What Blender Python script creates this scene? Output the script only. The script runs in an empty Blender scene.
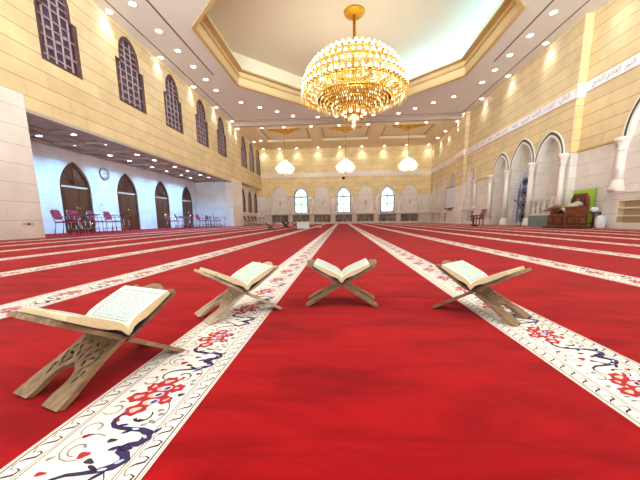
import bpy, bmesh, math, random
from mathutils import Vector, Matrix
from mathutils.geometry import tessellate_polygon
random.seed(11)
PI = math.pi
S = bpy.context.scene
COL = S.collection

# ------------------------------------------------------------------ materials
def mat(name, col, rough=.6, metal=0., var=.06, scale=6., emis=None, estr=0., sheen=0., bump=0., coat=0., spec=None, trans=0.):
    m = bpy.data.materials.new(name); m.use_nodes = True
    nt = m.node_tree; b = nt.nodes['Principled BSDF']
    b.inputs['Roughness'].default_value = rough
    b.inputs['Metallic'].default_value = metal
    if coat: b.inputs['Coat Weight'].default_value = coat
    if spec is not None: b.inputs['Specular IOR Level'].default_value = spec
    if trans: b.inputs['Transmission Weight'].default_value = trans
    if sheen:
        b.inputs['Sheen Weight'].default_value = sheen
        b.inputs['Sheen Roughness'].default_value = .45
    tc = nt.nodes.new('ShaderNodeTexCoord')
    n = nt.nodes.new('ShaderNodeTexNoise'); n.inputs['Scale'].default_value = scale; n.inputs['Detail'].default_value = 3
    nt.links.new(tc.outputs['Object'], n.inputs['Vector'])
    mx = nt.nodes.new('ShaderNodeMix'); mx.data_type = 'RGBA'
    c = Vector(col)
    mx.inputs['A'].default_value = (*(c*(1-var)), 1); mx.inputs['B'].default_value = (*[min(1, v) for v in c*(1+var)], 1)
    nt.links.new(n.outputs['Fac'], mx.inputs['Factor'])
    nt.links.new(mx.outputs['Result'], b.inputs['Base Color'])
    if emis:
        b.inputs['Emission Color'].default_value = (*emis, 1); b.inputs['Emission Strength'].default_value = estr
    if bump:
        bp = nt.nodes.new('ShaderNodeBump'); bp.inputs['Strength'].default_value = bump; bp.inputs['Distance'].default_value = .01
        nt.links.new(n.outputs['Fac'], bp.inputs['Height']); nt.links.new(bp.outputs['Normal'], b.inputs['Normal'])
    return m

def srgb(r, g, b):
    f = lambda c: (c/255/12.92) if c/255 <= .04045 else ((c/255+.055)/1.055)**2.4
    return (f(r), f(g), f(b))

def stone(name, col, joint, course, width, axis, jw=.016, off=0., var=.10, rough=.45):
    """dressed stone in courses: axis 'x' or 'y' is the horizontal direction of the wall, z is up; thin dark bed joints, fainter upright joints"""
    m = bpy.data.materials.new(name); m.use_nodes = True
    nt = m.node_tree; L = nt.links; b = nt.nodes['Principled BSDF']; b.inputs['Roughness'].default_value = rough
    tc = nt.nodes.new('ShaderNodeTexCoord'); sp = nt.nodes.new('ShaderNodeSeparateXYZ'); L.new(tc.outputs['Object'], sp.inputs[0])
    cb = nt.nodes.new('ShaderNodeCombineXYZ')
    L.new(sp.outputs['X' if axis == 'x' else 'Y'], cb.inputs['X'])
    ad = nt.nodes.new('ShaderNodeMath'); ad.operation = 'SUBTRACT'; ad.inputs[1].default_value = off; L.new(sp.outputs['Z'], ad.inputs[0])
    L.new(ad.outputs[0], cb.inputs['Y'])
    def brick(mort, c1, c2, cm):
        k = nt.nodes.new('ShaderNodeTexBrick'); k.inputs['Scale'].default_value = 1
        k.inputs['Brick Width'].default_value = width; k.inputs['Row Height'].default_value = course
        k.inputs['Mortar Size'].default_value = mort; k.inputs['Mortar Smooth'].default_value = .2
        k.inputs['Color1'].default_value = (*c1, 1); k.inputs['Color2'].default_value = (*c2, 1); k.inputs['Mortar'].default_value = (*cm, 1)
        L.new(cb.outputs[0], k.inputs['Vector']); return k
    c = Vector(col)
    k = brick(.004, c*(1-var), c*(1+var*.5), Vector(col)*.78)
    nz = nt.nodes.new('ShaderNodeTexNoise'); nz.inputs['Scale'].default_value = 1.7; nz.inputs['Detail'].default_value = 5; L.new(tc.outputs['Object'], nz.inputs['Vector'])
    mr = nt.nodes.new('ShaderNodeMapRange'); mr.inputs['From Min'].default_value = .3; mr.inputs['From Max'].default_value = .7; mr.inputs['To Min'].default_value = .90; mr.inputs['To Max'].default_value = 1.06
    L.new(nz.outputs['Fac'], mr.inputs['Value'])
    mu = nt.nodes.new('ShaderNodeMix'); mu.data_type = 'RGBA'; mu.blend_type = 'MULTIPLY'; mu.inputs['Factor'].default_value = 1
    L.new(k.outputs['Color'], mu.inputs['A']); L.new(mr.outputs['Result'], mu.inputs['B'])
    dv = nt.nodes.new('ShaderNodeMath'); dv.operation = 'DIVIDE'; dv.inputs[1].default_value = course; L.new(ad.outputs[0], dv.inputs[0])
    fr = nt.nodes.new('ShaderNodeMath'); fr.operation = 'FRACT'; L.new(dv.outputs[0], fr.inputs[0])
    lt = nt.nodes.new('ShaderNodeMath'); lt.operation = 'LESS_THAN'; lt.inputs[1].default_value = jw/course; L.new(fr.outputs[0], lt.inputs[0])
    m2 = nt.nodes.new('ShaderNodeMix'); m2.data_type = 'RGBA'; m2.inputs['B'].default_value = (*joint, 1)
    L.new(lt.outputs[0], m2.inputs['Factor']); L.new(mu.outputs['Result'], m2.inputs['A']); L.new(m2.outputs['Result'], b.inputs['Base Color'])
    return m

def wood(name, c1, c2, scale=(3, 40, 40), rough=.45, coat=0.):
    m = bpy.data.materials.new(name); m.use_nodes = True
    nt = m.node_tree; L = nt.links; b = nt.nodes['Principled BSDF']; b.inputs['Roughness'].default_value = rough; b.inputs['Coat Weight'].default_value = coat
    tc = nt.nodes.new('ShaderNodeTexCoord'); mp = nt.nodes.new('ShaderNodeMapping'); mp.inputs['Scale'].default_value = scale
    n = nt.nodes.new('ShaderNodeTexNoise'); n.inputs['Scale'].default_value = 1; n.inputs['Detail'].default_value = 6; n.inputs['Distortion'].default_value = .6
    L.new(tc.outputs['Object'], mp.inputs[0]); L.new(mp.outputs[0], n.inputs['Vector'])
    r = nt.nodes.new('ShaderNodeValToRGB'); r.color_ramp.elements[0].position = .32; r.color_ramp.elements[1].position = .68
    r.color_ramp.elements[0].color = (*c1, 1); r.color_ramp.elements[1].color = (*c2, 1)
    L.new(n.outputs['Fac'], r.inputs[0]); L.new(r.outputs[0], b.inputs['Base Color'])
    return m

M = {}
SAND = srgb(222, 197, 152)
WHITE = srgb(232, 223, 214)
M['sand_y'] = stone('sandstone_side', SAND, srgb(140, 105, 62), .46, 1.35, 'y', .016, 3.15 - .46*6)
M['sand_x'] = stone('sandstone_end', srgb(228, 200, 144), srgb(176, 140, 82), .46, 1.35, 'x', .012, 3.15 - .46*6)
M['marble_y'] = stone('marble_side', WHITE, srgb(178, 164, 152), .52, 1.9, 'y', .010, 0, .03)
M['marble_x'] = stone('marble_end', WHITE, srgb(190, 178, 165), .52, 1.9, 'x', .008, 0, .03)
M['white'] = mat('white_marble', srgb(234, 226, 216), .4, var=.03, scale=3)
M['cream'] = mat('cream_plaster', srgb(232, 214, 176), .6, var=.02)
M['taupe'] = mat('ceiling_paint', srgb(226, 220, 212), .8, var=.02, scale=1)
M['beam'] = mat('beam_paint', srgb(176, 158, 142), .8, var=.02, scale=1)
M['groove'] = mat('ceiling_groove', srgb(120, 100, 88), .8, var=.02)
M['recess'] = mat('recess_paint', srgb(240, 230, 206), .8, var=.02, scale=1)
M['cornice'] = mat('cornice_plaster', srgb(214, 190, 146), .6, var=.02)
M['gold_trim'] = mat('gilded_plaster', srgb(204, 170, 114), .45, var=.05)
M['band'] = mat('band_marble', srgb(238, 234, 236), .4, var=.02)
M['ink'] = mat('inscription_grey', srgb(140, 132, 140), .6, var=.05)
M['green_trim'] = mat('dark_green_marble', srgb(66, 80, 76), .35, var=.15, scale=12)
M['dark_wood'] = wood('dark_door_wood', srgb(62, 30, 18), srgb(104, 56, 32), (30, 30, 2.5), .4, .2)
M['lattice'] = mat('lattice_wood', srgb(92, 62, 58), .5, var=.1)
M['lattice_bar'] = mat('lattice_bar_wood', srgb(164, 142, 146), .5, var=.1)
M['lat_pane'] = mat('lattice_pane', srgb(84, 66, 84), .3, var=.2, scale=3)
M['alc_wood'] = wood('soffit_wood', srgb(112, 104, 88), srgb(152, 140, 118), (3, 20, 8), .5)
M['alc_beam'] = wood('soffit_beam', srgb(168, 158, 142), srgb(192, 182, 164), (3, 20, 8), .5)
M['brass'] = mat('polished_brass', srgb(235, 190, 92), .25, 1., .08)
M['gold'] = mat('gold_leaf', srgb(222, 166, 40), .4, .55, .12, 9)
M['chrome'] = mat('chrome', srgb(206, 206, 210), .25, 1., .03)
M['maroon'] = mat('maroon_vinyl', srgb(150, 30, 66), .45, var=.1, scale=20)
M['maroon_dark'] = mat('dark_maroon_vinyl', srgb(110, 26, 48), .45, var=.1, scale=20)
M['tablet'] = mat('dark_tablet', srgb(70, 56, 60), .35, var=.1)
M['bulb'] = mat('bulb_glass', (1, .9, .7), .3, var=0, emis=(1, .76, .40), estr=2.4)
M['bulb_pale'] = mat('pale_bulb_glass', (1, .95, .85), .3, var=0, emis=(1, .92, .74), estr=2.2)
M['crystal'] = mat('crystal', srgb(236, 190, 100), .12, .35, .25, 30, emis=(1, .76, .34), estr=.12)  # faint emission stands in for bulb light caught in the drops
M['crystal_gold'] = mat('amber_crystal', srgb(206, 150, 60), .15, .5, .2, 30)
M['crystal_glow'] = mat('glowing_crystal', srgb(255, 240, 200), .1, .2, .1, 30, emis=(1, .86, .52), estr=.9)  # glints of the bulbs put in as emission
M['crystal_clear'] = mat('clear_crystal', srgb(244, 236, 214), .1, .3, .2, 30)
M['lens'] = mat('lamp_lens', (1, 1, 1), .4, var=0, emis=(1, .98, .94), estr=13)
M['lens_cool'] = mat('cool_lamp_lens', (1, 1, 1), .4, var=0, emis=(.86, .95, 1), estr=16)
M['rim'] = mat('lamp_rim', srgb(225, 220, 212), .4, var=.02)
M['cove'] = mat('cove_tube', (1, 1, 1), .4, var=0, emis=(.20, .64, 1), estr=26)
M['rwood'] = wood('stand_wood', srgb(98, 70, 46), srgb(146, 114, 80), (5, 60, 60), .5)
M['rwood_lit'] = wood('lit_stand_wood', srgb(146, 122, 98), srgb(196, 172, 142), (5, 60, 60), .5)  # paler copy of the stand wood, light on the legs put into its colour
M['paper'] = mat('page_paper', srgb(238, 233, 214), .7, var=.015, scale=30)
M['edge'] = mat('page_edges', srgb(214, 190, 148), .7, var=.10, scale=120)
M['mint'] = mat('printed_ground', srgb(214, 226, 218), .7, var=.01)
M['frame'] = mat('printed_frame', srgb(128, 138, 122), .7, var=.1, scale=200)
M['text'] = mat('printed_text', srgb(52, 66, 64), .8, var=.1, scale=100)
M['cover'] = mat('book_cover', srgb(46, 38, 44), .45, var=.1)
M['cw'] = mat('carpet_cream', srgb(240, 228, 220), .9, var=.04, scale=60, sheen=.1)
M['ck'] = mat('carpet_black', srgb(52, 40, 44), .95, var=.1, scale=60)
M['cg'] = mat('carpet_grey', srgb(146, 134, 122), .95, var=.1, scale=60)
M['cr'] = mat('carpet_motif_red', srgb(166, 26, 36), .95, var=.1, scale=60)
M['cp'] = mat('carpet_pink', srgb(226, 176, 160), .95, var=.1, scale=60)
M['cn'] = mat('carpet_navy', srgb(44, 30, 74), .95, var=.1, scale=60)
M['cb'] = mat('carpet_pale_blue', srgb(190, 196, 222), .95, var=.1, scale=60)
M['black'] = mat('black_metal', srgb(26, 24, 26), .4, .3, .05)
M['carved'] = wood('carved_red_wood', srgb(84, 34, 16), srgb(140, 70, 36), (8, 8, 8), .35, .3)
M['carved_dark'] = wood('carved_dark_wood', srgb(50, 20, 12), srgb(84, 40, 22), (8, 8, 8), .4)  # darker wood for panels, plinths and small stands
M['lime'] = mat('lime_green_board', srgb(158, 204, 62), .6, var=.03)
M['teal'] = mat('grey_green_marble', srgb(116, 134, 132), .35, var=.2, scale=5)
M['grey_cloth'] = mat('grey_cloth', srgb(176, 170, 158), .9, var=.15, scale=14)
M['white_cloth'] = mat('white_cloth', srgb(236, 238, 244), .8, var=.04, scale=14)
M['screen'] = mat('screen_white', srgb(206, 216, 226), .5, var=.01)
M['shelf_in'] = mat('shelf_lining', srgb(222, 200, 158), .6, var=.05)
M['shelf_deep'] = mat('shelf_deep_lining', srgb(190, 164, 120), .6, var=.05)
M['shelf_wood'] = mat('shelf_grey_wood', srgb(190, 176, 164), .6, var=.08)
M['shelf_dark'] = mat('shelf_back', srgb(150, 138, 130), .7, var=.1)
for i, c in enumerate([(140, 122, 114), (116, 112, 118), (160, 144, 128), (100, 90, 92), (176, 166, 156)]):
    M['spine%d' % i] = mat('book_spine_%s' % 'abcde'[i], srgb(*c), .6, var=.08)
M['grille_back'] = mat('mihrab_panel', srgb(186, 198, 228), .4, var=.1, scale=5)
M['grille'] = mat('mihrab_iron', srgb(44, 48, 66), .4, .4, .1)
M['grille_pale'] = mat('mihrab_inlay', srgb(214, 218, 232), .4, var=.05)
M['outlet'] = mat('outlet_plate', srgb(214, 206, 196), .4, var=.02)
M['sconce'] = mat('sconce_pewter', srgb(206, 200, 184), .4, .3, .1)
M['clock_face'] = mat('clock_face', srgb(238, 240, 244), .4, var=.01)
M['alcove_marble'] = stone('alcove_marble', srgb(226, 226, 230), srgb(176, 184, 196), .52, 1.9, 'y', .010, 0, .03)
M['alcove_marble_x'] = stone('alcove_marble_end', srgb(226, 226, 230), srgb(176, 184, 196), .52, 1.9, 'x', .010, 0, .03)

def carpet_mat():
    m = bpy.data.materials.new('red_pile_carpet'); m.use_nodes = True
    nt = m.node_tree; L = nt.links; b = nt.nodes['Principled BSDF']
    b.inputs['Roughness'].default_value = 1; b.inputs['Specular IOR Level'].default_value = .1
    b.inputs['Sheen Weight'].default_value = .10; b.inputs['Sheen Roughness'].default_value = .45; b.inputs['Sheen Tint'].default_value = (1, .45, .45, 1)
    tc = nt.nodes.new('ShaderNodeTexCoord')
    mp = nt.nodes.new('ShaderNodeMapping'); mp.inputs['Scale'].default_value = (1.3, 4.5, 1); L.new(tc.outputs['Object'], mp.inputs[0])
    n = nt.nodes.new('ShaderNodeTexNoise'); n.inputs['Scale'].default_value = 1.6; n.inputs['Detail'].default_value = 7; n.inputs['Roughness'].default_value = .62; n.inputs['Distortion'].default_value = .8
    L.new(mp.outputs[0], n.inputs['Vector'])
    r = nt.nodes.new('ShaderNodeValToRGB'); e = r.color_ramp.elements
    e[0].position = .22; e[0].color = (*srgb(102, 1, 6), 1); e[1].position = .72; e[1].color = (*srgb(164, 14, 20), 1)
    L.new(n.outputs['Fac'], r.inputs[0])
    f = nt.nodes.new('ShaderNodeTexNoise'); f.inputs['Scale'].default_value = 420; f.inputs['Detail'].default_value = 2; L.new(tc.outputs['Object'], f.inputs['Vector'])
    mr = nt.nodes.new('ShaderNodeMapRange'); mr.inputs['To Min'].default_value = .84; mr.inputs['To Max'].default_value = 1.14; L.new(f.outputs['Fac'], mr.inputs['Value'])
    mu = nt.nodes.new('ShaderNodeMix'); mu.data_type = 'RGBA'; mu.blend_type = 'MULTIPLY'; mu.inputs['Factor'].default_value = 1
    L.new(r.outputs[0], mu.inputs['A']); L.new(mr.outputs['Result'], mu.inputs['B']); L.new(mu.outputs['Result'], b.inputs['Base Color'])
    bp = nt.nodes.new('ShaderNodeBump'); bp.inputs['Strength'].default_value = .25; bp.inputs['Distance'].default_value = .003
    L.new(f.outputs['Fac'], bp.inputs['Height']); L.new(bp.outputs['Normal'], b.inputs['Normal'])
    return m
M['carpet'] = carpet_mat()

def daylight_mat():
    """bright garden light in the far windows: blotches of sky and leaves"""
    m = bpy.data.materials.new('daylit_pane'); m.use_nodes = True
    nt = m.node_tree; L = nt.links; b = nt.nodes['Principled BSDF']; b.inputs['Roughness'].default_value = .15
    tc = nt.nodes.new('ShaderNodeTexCoord'); n = nt.nodes.new('ShaderNodeTexNoise'); n.inputs['Scale'].default_value = 2.2; n.inputs['Detail'].default_value = 5
    L.new(tc.outputs['Object'], n.inputs['Vector'])
    r = nt.nodes.new('ShaderNodeValToRGB'); e = r.color_ramp.elements
    e[0].position = .40; e[0].color = (*srgb(150, 206, 190), 1); e[1].position = .56; e[1].color = (*srgb(232, 250, 255), 1)
    L.new(n.outputs['Fac'], r.inputs[0]); L.new(r.outputs[0], b.inputs['Emission Color']); b.inputs['Emission Strength'].default_value = 1.6
    b.inputs['Base Color'].default_value = (.3, .35, .36, 1)
    return m
M['daylight'] = daylight_mat()

# ------------------------------------------------------------------ mesh building
class MB:
    def __init__(s): s.v = []; s.f = []; s.mi = []; s.mats = []; s.sm = []
    def m(s, k):
        k = M[k] if isinstance(k, str) else k
        if k not in s.mats: s.mats.append(k)
        return s.mats.index(k)
    def add(s, vs, fs, k, smooth=False, T=None):
        o = len(s.v); i = s.m(k)
        s.v += [tuple(T @ Vector(p)) if T else tuple(p) for p in vs]
        for f in fs: s.f.append([o+a for a in f]); s.mi.append(i); s.sm.append(smooth)
        return s
    def box(s, c, d, k, T=None):
        x, y, z = c; a, b, e = d[0]/2, d[1]/2, d[2]/2
        vs = [(x+i*a, y+j*b, z+l*e) for i in (-1, 1) for j in (-1, 1) for l in (-1, 1)]
        return s.add(vs, [(0, 1, 3, 2), (4, 6, 7, 5), (0, 4, 5, 1), (2, 3, 7, 6), (0, 2, 6, 4), (1, 5, 7, 3)], k, T=T)
    def bx(s, x0, x1, y0, y1, z0, z1, k, T=None):
        return s.box(((x0+x1)/2, (y0+y1)/2, (z0+z1)/2), (abs(x1-x0), abs(y1-y0), abs(z1-z0)), k, T)
    def lathe(s, prof, k, n=16, c=(0, 0, 0), smooth=True, T=None):
        vs = []; fs = []
        for (r, z) in prof:
            for i in range(n):
                a = 2*PI*i/n; vs.append((c[0]+r*math.cos(a), c[1]+r*math.sin(a), c[2]+z))
        for j in range(len(prof)-1):
            for i in range(n):
                a = j*n+i; b = j*n+(i+1) % n; fs.append((a, b, b+n, a+n))
        if prof[0][0] > 1e-5: fs.append(tuple(range(n))[::-1])
        if prof[-1][0] > 1e-5: fs.append(tuple((len(prof)-1)*n+i for i in range(n)))
        return s.add(vs, fs, k, smooth, T)
    def tube(s, pts, r, k, n=8, closed=False, T=None):
        pts = [Vector(p) for p in pts]; N = len(pts); vs = []; fs = []
        rr = r if isinstance(r, (list, tuple)) else [r]*N
        up = None
        for i, p in enumerate(pts):
            if closed: t = pts[(i+1) % N]-pts[i-1]
            else: t = pts[min(i+1, N-1)]-pts[max(i-1, 0)]
            t.normalize()
            if up is None: up = t.orthogonal().normalized()
            up = (up-t*up.dot(t)); up = up.normalized() if up.length > 1e-6 else t.orthogonal().normalized()
            w = t.cross(up)
            for j in range(n):
                a = 2*PI*j/n; vs.append(tuple(p+(up*math.cos(a)+w*math.sin(a))*rr[i]))
        for i in range(N if closed else N-1):
            for j in range(n):
                a = i*n+j; b = i*n+(j+1) % n; c = ((i+1) % N)*n+(j+1) % n; d = ((i+1) % N)*n+j
                fs.append((a, b, c, d))
        if not closed: fs.append(tuple(range(n))[::-1]); fs.append(tuple((N-1)*n+j for j in range(n)))
        return s.add(vs, fs, k, True, T)
    def slab(s, outer, holes, fn, t0, t1, k, side=None):
        """flat plate: outer loop and hole loops in (a, b), fn(a, b, t) places them, thickness from t0 to t1"""
        loops = [outer]+list(holes)
        tri = tessellate_polygon([[Vector((a, b, 0)) for a, b in l] for l in loops])
        flat = [p for l in loops for p in l]; n = len(flat)
        vs = [fn(a, b, t0) for a, b in flat]+[fn(a, b, t1) for a, b in flat]
        fs = [tuple(t) for t in tri]+[tuple(i+n for i in t[::-1]) for t in tri]
        s.add(vs, fs, k)
        o = 0; sf = []
        for l in loops:
            for i in range(len(l)):
                a = o+i; b = o+(i+1) % len(l); sf.append((a, b, b+n, a+n))
            o += len(l)
        return s.add(vs, sf, side or k)
    def build(s, name, parent=None, loc=None, rotz=0, fix=True, **props):
        me = bpy.data.meshes.new(name); me.from_pydata(s.v, [], s.f)
        for m in s.mats: me.materials.append(m)
        me.polygons.foreach_set('material_index', s.mi); me.polygons.foreach_set('use_smooth', s.sm)
        if fix:
            bm = bmesh.new(); bm.from_mesh(me); bmesh.ops.recalc_face_normals(bm, faces=bm.faces); bm.to_mesh(me); bm.free()
        me.update()
        o = bpy.data.objects.new(name, me); COL.objects.link(o)
        if parent: o.parent = parent
        if loc: o.location = loc
        if rotz: o.rotation_euler[2] = rotz
        for a, b in props.items(): o[a] = b
        return o

def thing(name, label, cat, loc=(0, 0, 0), rotz=0, group=None):
    o = bpy.data.objects.new(name, None); COL.objects.link(o); o.empty_display_size = .1
    o.location = loc; o.rotation_euler = (0, 0, rotz); o['label'] = label; o['category'] = cat
    if group: o['group'] = group
    return o

def tag(o, label, cat, group=None, kind=None):
    o['label'] = label; o['category'] = cat
    if group: o['group'] = group
    if kind: o['kind'] = kind
    return o

def struct(o, label, cat): return tag(o, label, cat, kind='structure')

def dup(root, loc, rotz=None, label=None, group=None):
    kids = {}
    for ob in COL.objects:
        if ob.parent: kids.setdefault(ob.parent.name, []).append(ob)
    def cp(o, par):
        c = o.copy(); COL.objects.link(c)
        if par: c.parent = par
        for ch in kids.get(o.name, []): cp(ch, c)
        return c
    r = cp(root, None); r.location = loc
    if rotz is not None: r.rotation_euler[2] = rotz
    if label: r['label'] = label
    if group: r['group'] = group
    return r

def arc_pts(cx, w, zs, za, n=10):
    """pointed arch from the left spring to the right spring"""
    h = za-zs; a = w/2
    if h <= a:
        return [(cx-a*math.cos(PI*i/(2*n)), zs+h*math.sin(PI*i/(2*n))) for i in range(2*n+1)]
    R = (a*a+h*h)/w; cxl = -a+R; end = math.asin(min(1, h/R)); pts = []
    for i in range(n+1):
        t = end*i/n; pts.append((cx+cxl-R*math.cos(t), zs+R*math.sin(t)))
    pts[-1] = (cx, za)
    return pts+[(2*cx-x, z) for x, z in pts[-2::-1]]
def arch(cx, w, z0, zs, za, n=10): return [(cx-w/2, z0)]+arc_pts(cx, w, zs, za, n)+[(cx+w/2, z0)]
def rect(a0, a1, b0, b1): return [(a0, b0), (a1, b0), (a1, b1), (a0, b1)]

XL, XR, XN, YF = -9.05, 9.7, 10.0, 34.5     # left wall, right wall, near stretch of the right wall, end wall
ZC, ZB, YB, Y0 = 8.4, 8.2, 26.2, -2.5       # main ceiling, end bay ceiling, where the bay starts, where the shell starts
onX = lambda X, sgn: (lambda a, b, t: (X+sgn*t, a, b))
onY = lambda Y, sgn: (lambda a, b, t: (a, Y+sgn*t, b))

# ------------------------------------------------------------------ carpet
b = MB(); b.add([(-9.6, -4, 0), (10.4, -4, 0), (10.4, 34.9, 0), (-9.6, 34.9, 0), (-12.3, 8.3, 0), (-9.6, 8.3, 0), (-9.6, 25.2, 0), (-12.3, 25.2, 0)], [(0, 1, 2, 3), (4, 5, 6, 7)], 'carpet')
floor = struct(b.build('floor'), 'deep red pile prayer carpet covering the whole hall floor', 'carpet')

def stripe_mesh():
    P = .375; W = .135; b = MB(); z1, z2, z3, z4 = .0008, .0013, .0018, .0023
    yA, yB = -3.8, 34.3
    def q(x0, x1, y0, y1, z, k): b.add([(x0, y0, z), (x1, y0, z), (x1, y1, z), (x0, y1, z)], [(0, 1, 2, 3)], k)
    q(-W, W, yA, yB, z1, 'cw')
    for x, w, k in ((.1315, .0012, 'cp'), (.125, .0014, 'ck'), (.091, .001, 'cg'), (.085, .0014, 'cg')):
        for sg in (-1, 1): q(sg*x-w, sg*x+w, yA, yB, z2, k)
    def blob(cx, cy, rx, ry, z, k, rot=0, lob=0, amp=.0, n=12):
        vs = []
        for i in range(n):
            a = 2*PI*i/n; r = 1+amp*math.cos(lob*a); x = rx*r*math.cos(a); y = ry*r*math.sin(a)
            vs.append((cx+x*math.cos(rot)-y*math.sin(rot), cy+x*math.sin(rot)+y*math.cos(rot), z))
        b.add(vs, [tuple(range(n))], k)
    def ribbon(pts, ws, z, k):
        vs = []; fs = []
        for i, (x, y) in enumerate(pts):
            x0, y0 = pts[max(i-1, 0)]; x1, y1 = pts[min(i+1, len(pts)-1)]
            dx, dy = x1-x0, y1-y0; l = math.hypot(dx, dy) or 1; nx, ny = -dy/l, dx/l
            vs += [(x+nx*ws[i], y+ny*ws[i], z), (x-nx*ws[i], y-ny*ws[i], z)]
        for i in range(len(pts)-1): fs.append((2*i, 2*i+1, 2*i+3, 2*i+2))
        b.add(vs, fs, k)
    def curl(cx, cy, r0, r1, a0, a1, w0, w1, z, k, n=9):
        pts = []; ws = []
        for i in range(n):
            t = i/(n-1); a = a0+(a1-a0)*t; r = r0+(r1-r0)*t; pts.append((cx+r*math.cos(a), cy+r*math.sin(a))); ws.append(w0+(w1-w0)*t)
        ribbon(pts, ws, z, k)
    y = yA+.25
    while y < yB-.25:
        # running-dog border
        for sg in (-1, 1):
            for j in range(9):
                yy = y-P/2+P*(j+.5)/9; x = sg*.108
                ribbon([(x-.012, yy-.018), (x-.004, yy-.010), (x+.009, yy-.004), (x+.011, yy+.006), (x+.002, yy+.010)], [.001, .0022, .0026, .002, .001], z2, 'ck')
                ribbon([(x+.002, yy+.010), (x-.008, yy+.006), (x-.012, yy+.016), (x-.012, yy+.022)], [.001, .0016, .0014, .001], z2, 'cg')
        # red flower: lobed heads round a row of pale blue leaves
        heads = ((-.033, -.012, .026, .022, .3), (.004, .060, .026, .022, 1.2), (.042, .030, .022, .018, .6), (.040, -.022, .020, .017, -.4), (-.006, -.062, .027, .022, .8), (-.022, .034, .017, .020, .2), (.008, .0, .026, .052, -.15))
        for n_, (cx, cy, rx, ry, ro) in enumerate(heads): blob(cx, y+cy, rx, ry, z2+n_*.00004, 'cr', ro, 6, .13, 24)
        for (cx, cy, rx, ry, ro) in ((-.034, -.012, .012, .008, .6), (.004, .062, .013, .008, .5), (.043, .031, .006, .005, 0), (-.007, -.064, .013, .009, .7), (-.021, .036, .006, .008, 0), (.044, -.022, .009, .004, .9)): blob(cx, y+cy, rx, ry, z3, 'cp', ro, 3, .18)
        for (cx, cy) in ((.012, .028), (.006, -.002), (.012, -.032)):
            blob(cx, y+cy, .020, .012, z3+.0002, 'cp', .35); blob(cx+.005, y+cy, .013, .011, z3+.0003, 'cb', .35); blob(cx+.007, y+cy, .009, .005, z4, 'cn', 1.0)
        curl(-.010, y-.088, .012, .020, 1.2, 4.4, .003, .005, z2, 'cr'); curl(.016, y+.084, .012, .018, 3.6, 6.6, .003, .005, z2, 'cr')
        # navy scroll between flowers
        key = [(-.014, .070), (-.028, .082), (-.032, .098), (-.024, .114), (-.004, .126), (.020, .131), (.044, .138), (.066, .149), (.077, .165), (.066, .179), (.048, .185), (.046, .194), (.054, .202), (.074, .206), (.081, .220), (.074, .238), (.055, .246), (.030, .247), (.008, .248), (-.012, .253), (-.024, .264), (-.029, .278), (-.024, .290), (-.012, .294)]
        kw = [.001, .002, .0025, .003, .004, .0045, .006, .009, .011, .009, .006, .005, .006, .009, .011, .010, .007, .006, .0055, .0055, .005, .004, .003, .001]
        ribbon([(x, y+v) for x, v in key], kw, z2+.0003, 'cn')
        for (cx, cy, ro) in ((.070, .160, .8), (.074, .226, -.6), (.052, .141, .3), (.040, .247, 0)): blob(cx, y+cy, .008, .0034, z3+.0003, 'cb', ro)
        for (cx, cy, rx, ry, ro) in ((.052, .128, .014, .004, .9), (.030, .144, .012, .004, -.4), (.060, .192, .012, .005, .2), (.036, .192, .012, .005, .5), (.088, .244, .012, .004, .9), (.026, .238, .010, .004, .6), (.004, .258, .011, .004, .3)): blob(cx, y+cy, rx, ry, z2+.0003, 'cn', ro)
        # thin tendrils, buds and leaves
        curl(.028, y+.092, .026, .012, -1.2, 2.7, .0015, .0035, z2, 'ck'); curl(.026, y-.086, .022, .014, .9, -2.6, .0016, .0042, z2, 'ck')
        curl(.020, y+.10, .062, .052, -1.4, 1.1, .0011, .0011, z2, 'ck'); curl(.010, y-.07, .066, .060, -.6, .95, .0012, .0012, z2, 'ck')
        curl(-.052, y+.060, .026, .010, 2.6, -2.6, .0012, .0034, z2, 'cg'); curl(-.058, y-.062, .024, .010, -2.4, 2.4, .0012, .0034, z2, 'cg')
        curl(-.030, y+.190, .040, .034, 1.0, 5.2, .0016, .0014, z2, 'cg'); curl(-.034, y+.186, .020, .010, 5.0, .4, .0014, .0030, z2, 'cg'); curl(-.052, y+.245, .024, .012, 4.2, -.4, .0012, .0028, z2, 'cg')
        for (cx, cy, rx, ry, ro, k) in ((-.012, .172, .011, .009, .4, 'cr'), (-.052, .126, .010, .005, .2, 'cr'), (-.048, .222, .010, .005, .6, 'cr'), (.066, .108, .009, .006, .3, 'cr'), (.014, .212, .010, .006, .2, 'ck'), (.012, .158, .011, .006, -.3, 'ck'), (.070, .002, .009, .007, .5, 'ck'), (-.046, .084, .006, .004, 0, 'ck'),
            (.074, .052, .007, .006, .3, 'cg'), (.070, .070, .007, .006, .3, 'cg'), (.056, -.062, .008, .006, .3, 'cg'), (.066, -.076, .008, .006, .3, 'cg'), (-.066, .012, .009, .005, .4, 'cg'), (-.060, -.034, .009, .004, .2, 'cg'), (-.068, .160, .008, .004, .8, 'cg'), (.060, .272, .010, .005, -.4, 'cg'), (.048, .262, .008, .004, .5, 'cg'), (.030, .276, .007, .005, .2, 'cr')):
            blob(cx, y+cy, rx, ry, z2, k, ro, 3, .2)
        y += P
    return b
DY1 = (.679+3.8-.25) % .375-.375*.0; DY0 = (.765+3.8-.25) % .375
st0 = None
for k in range(-7, 8):
    x = .762+1.243*k
    if st0 is None:
        st0 = stripe_mesh().build('patterned_stripe', floor, fix=False); o = st0
    else:
        o = st0.copy(); COL.objects.link(o); o.parent = floor
    o.location = (x, {-1: DY1, 0: DY0}.get(k, random.uniform(-.18, .18)), 0)
    o['label'] = 'cream carpet stripe woven with red flowers and navy scrolls'

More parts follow.
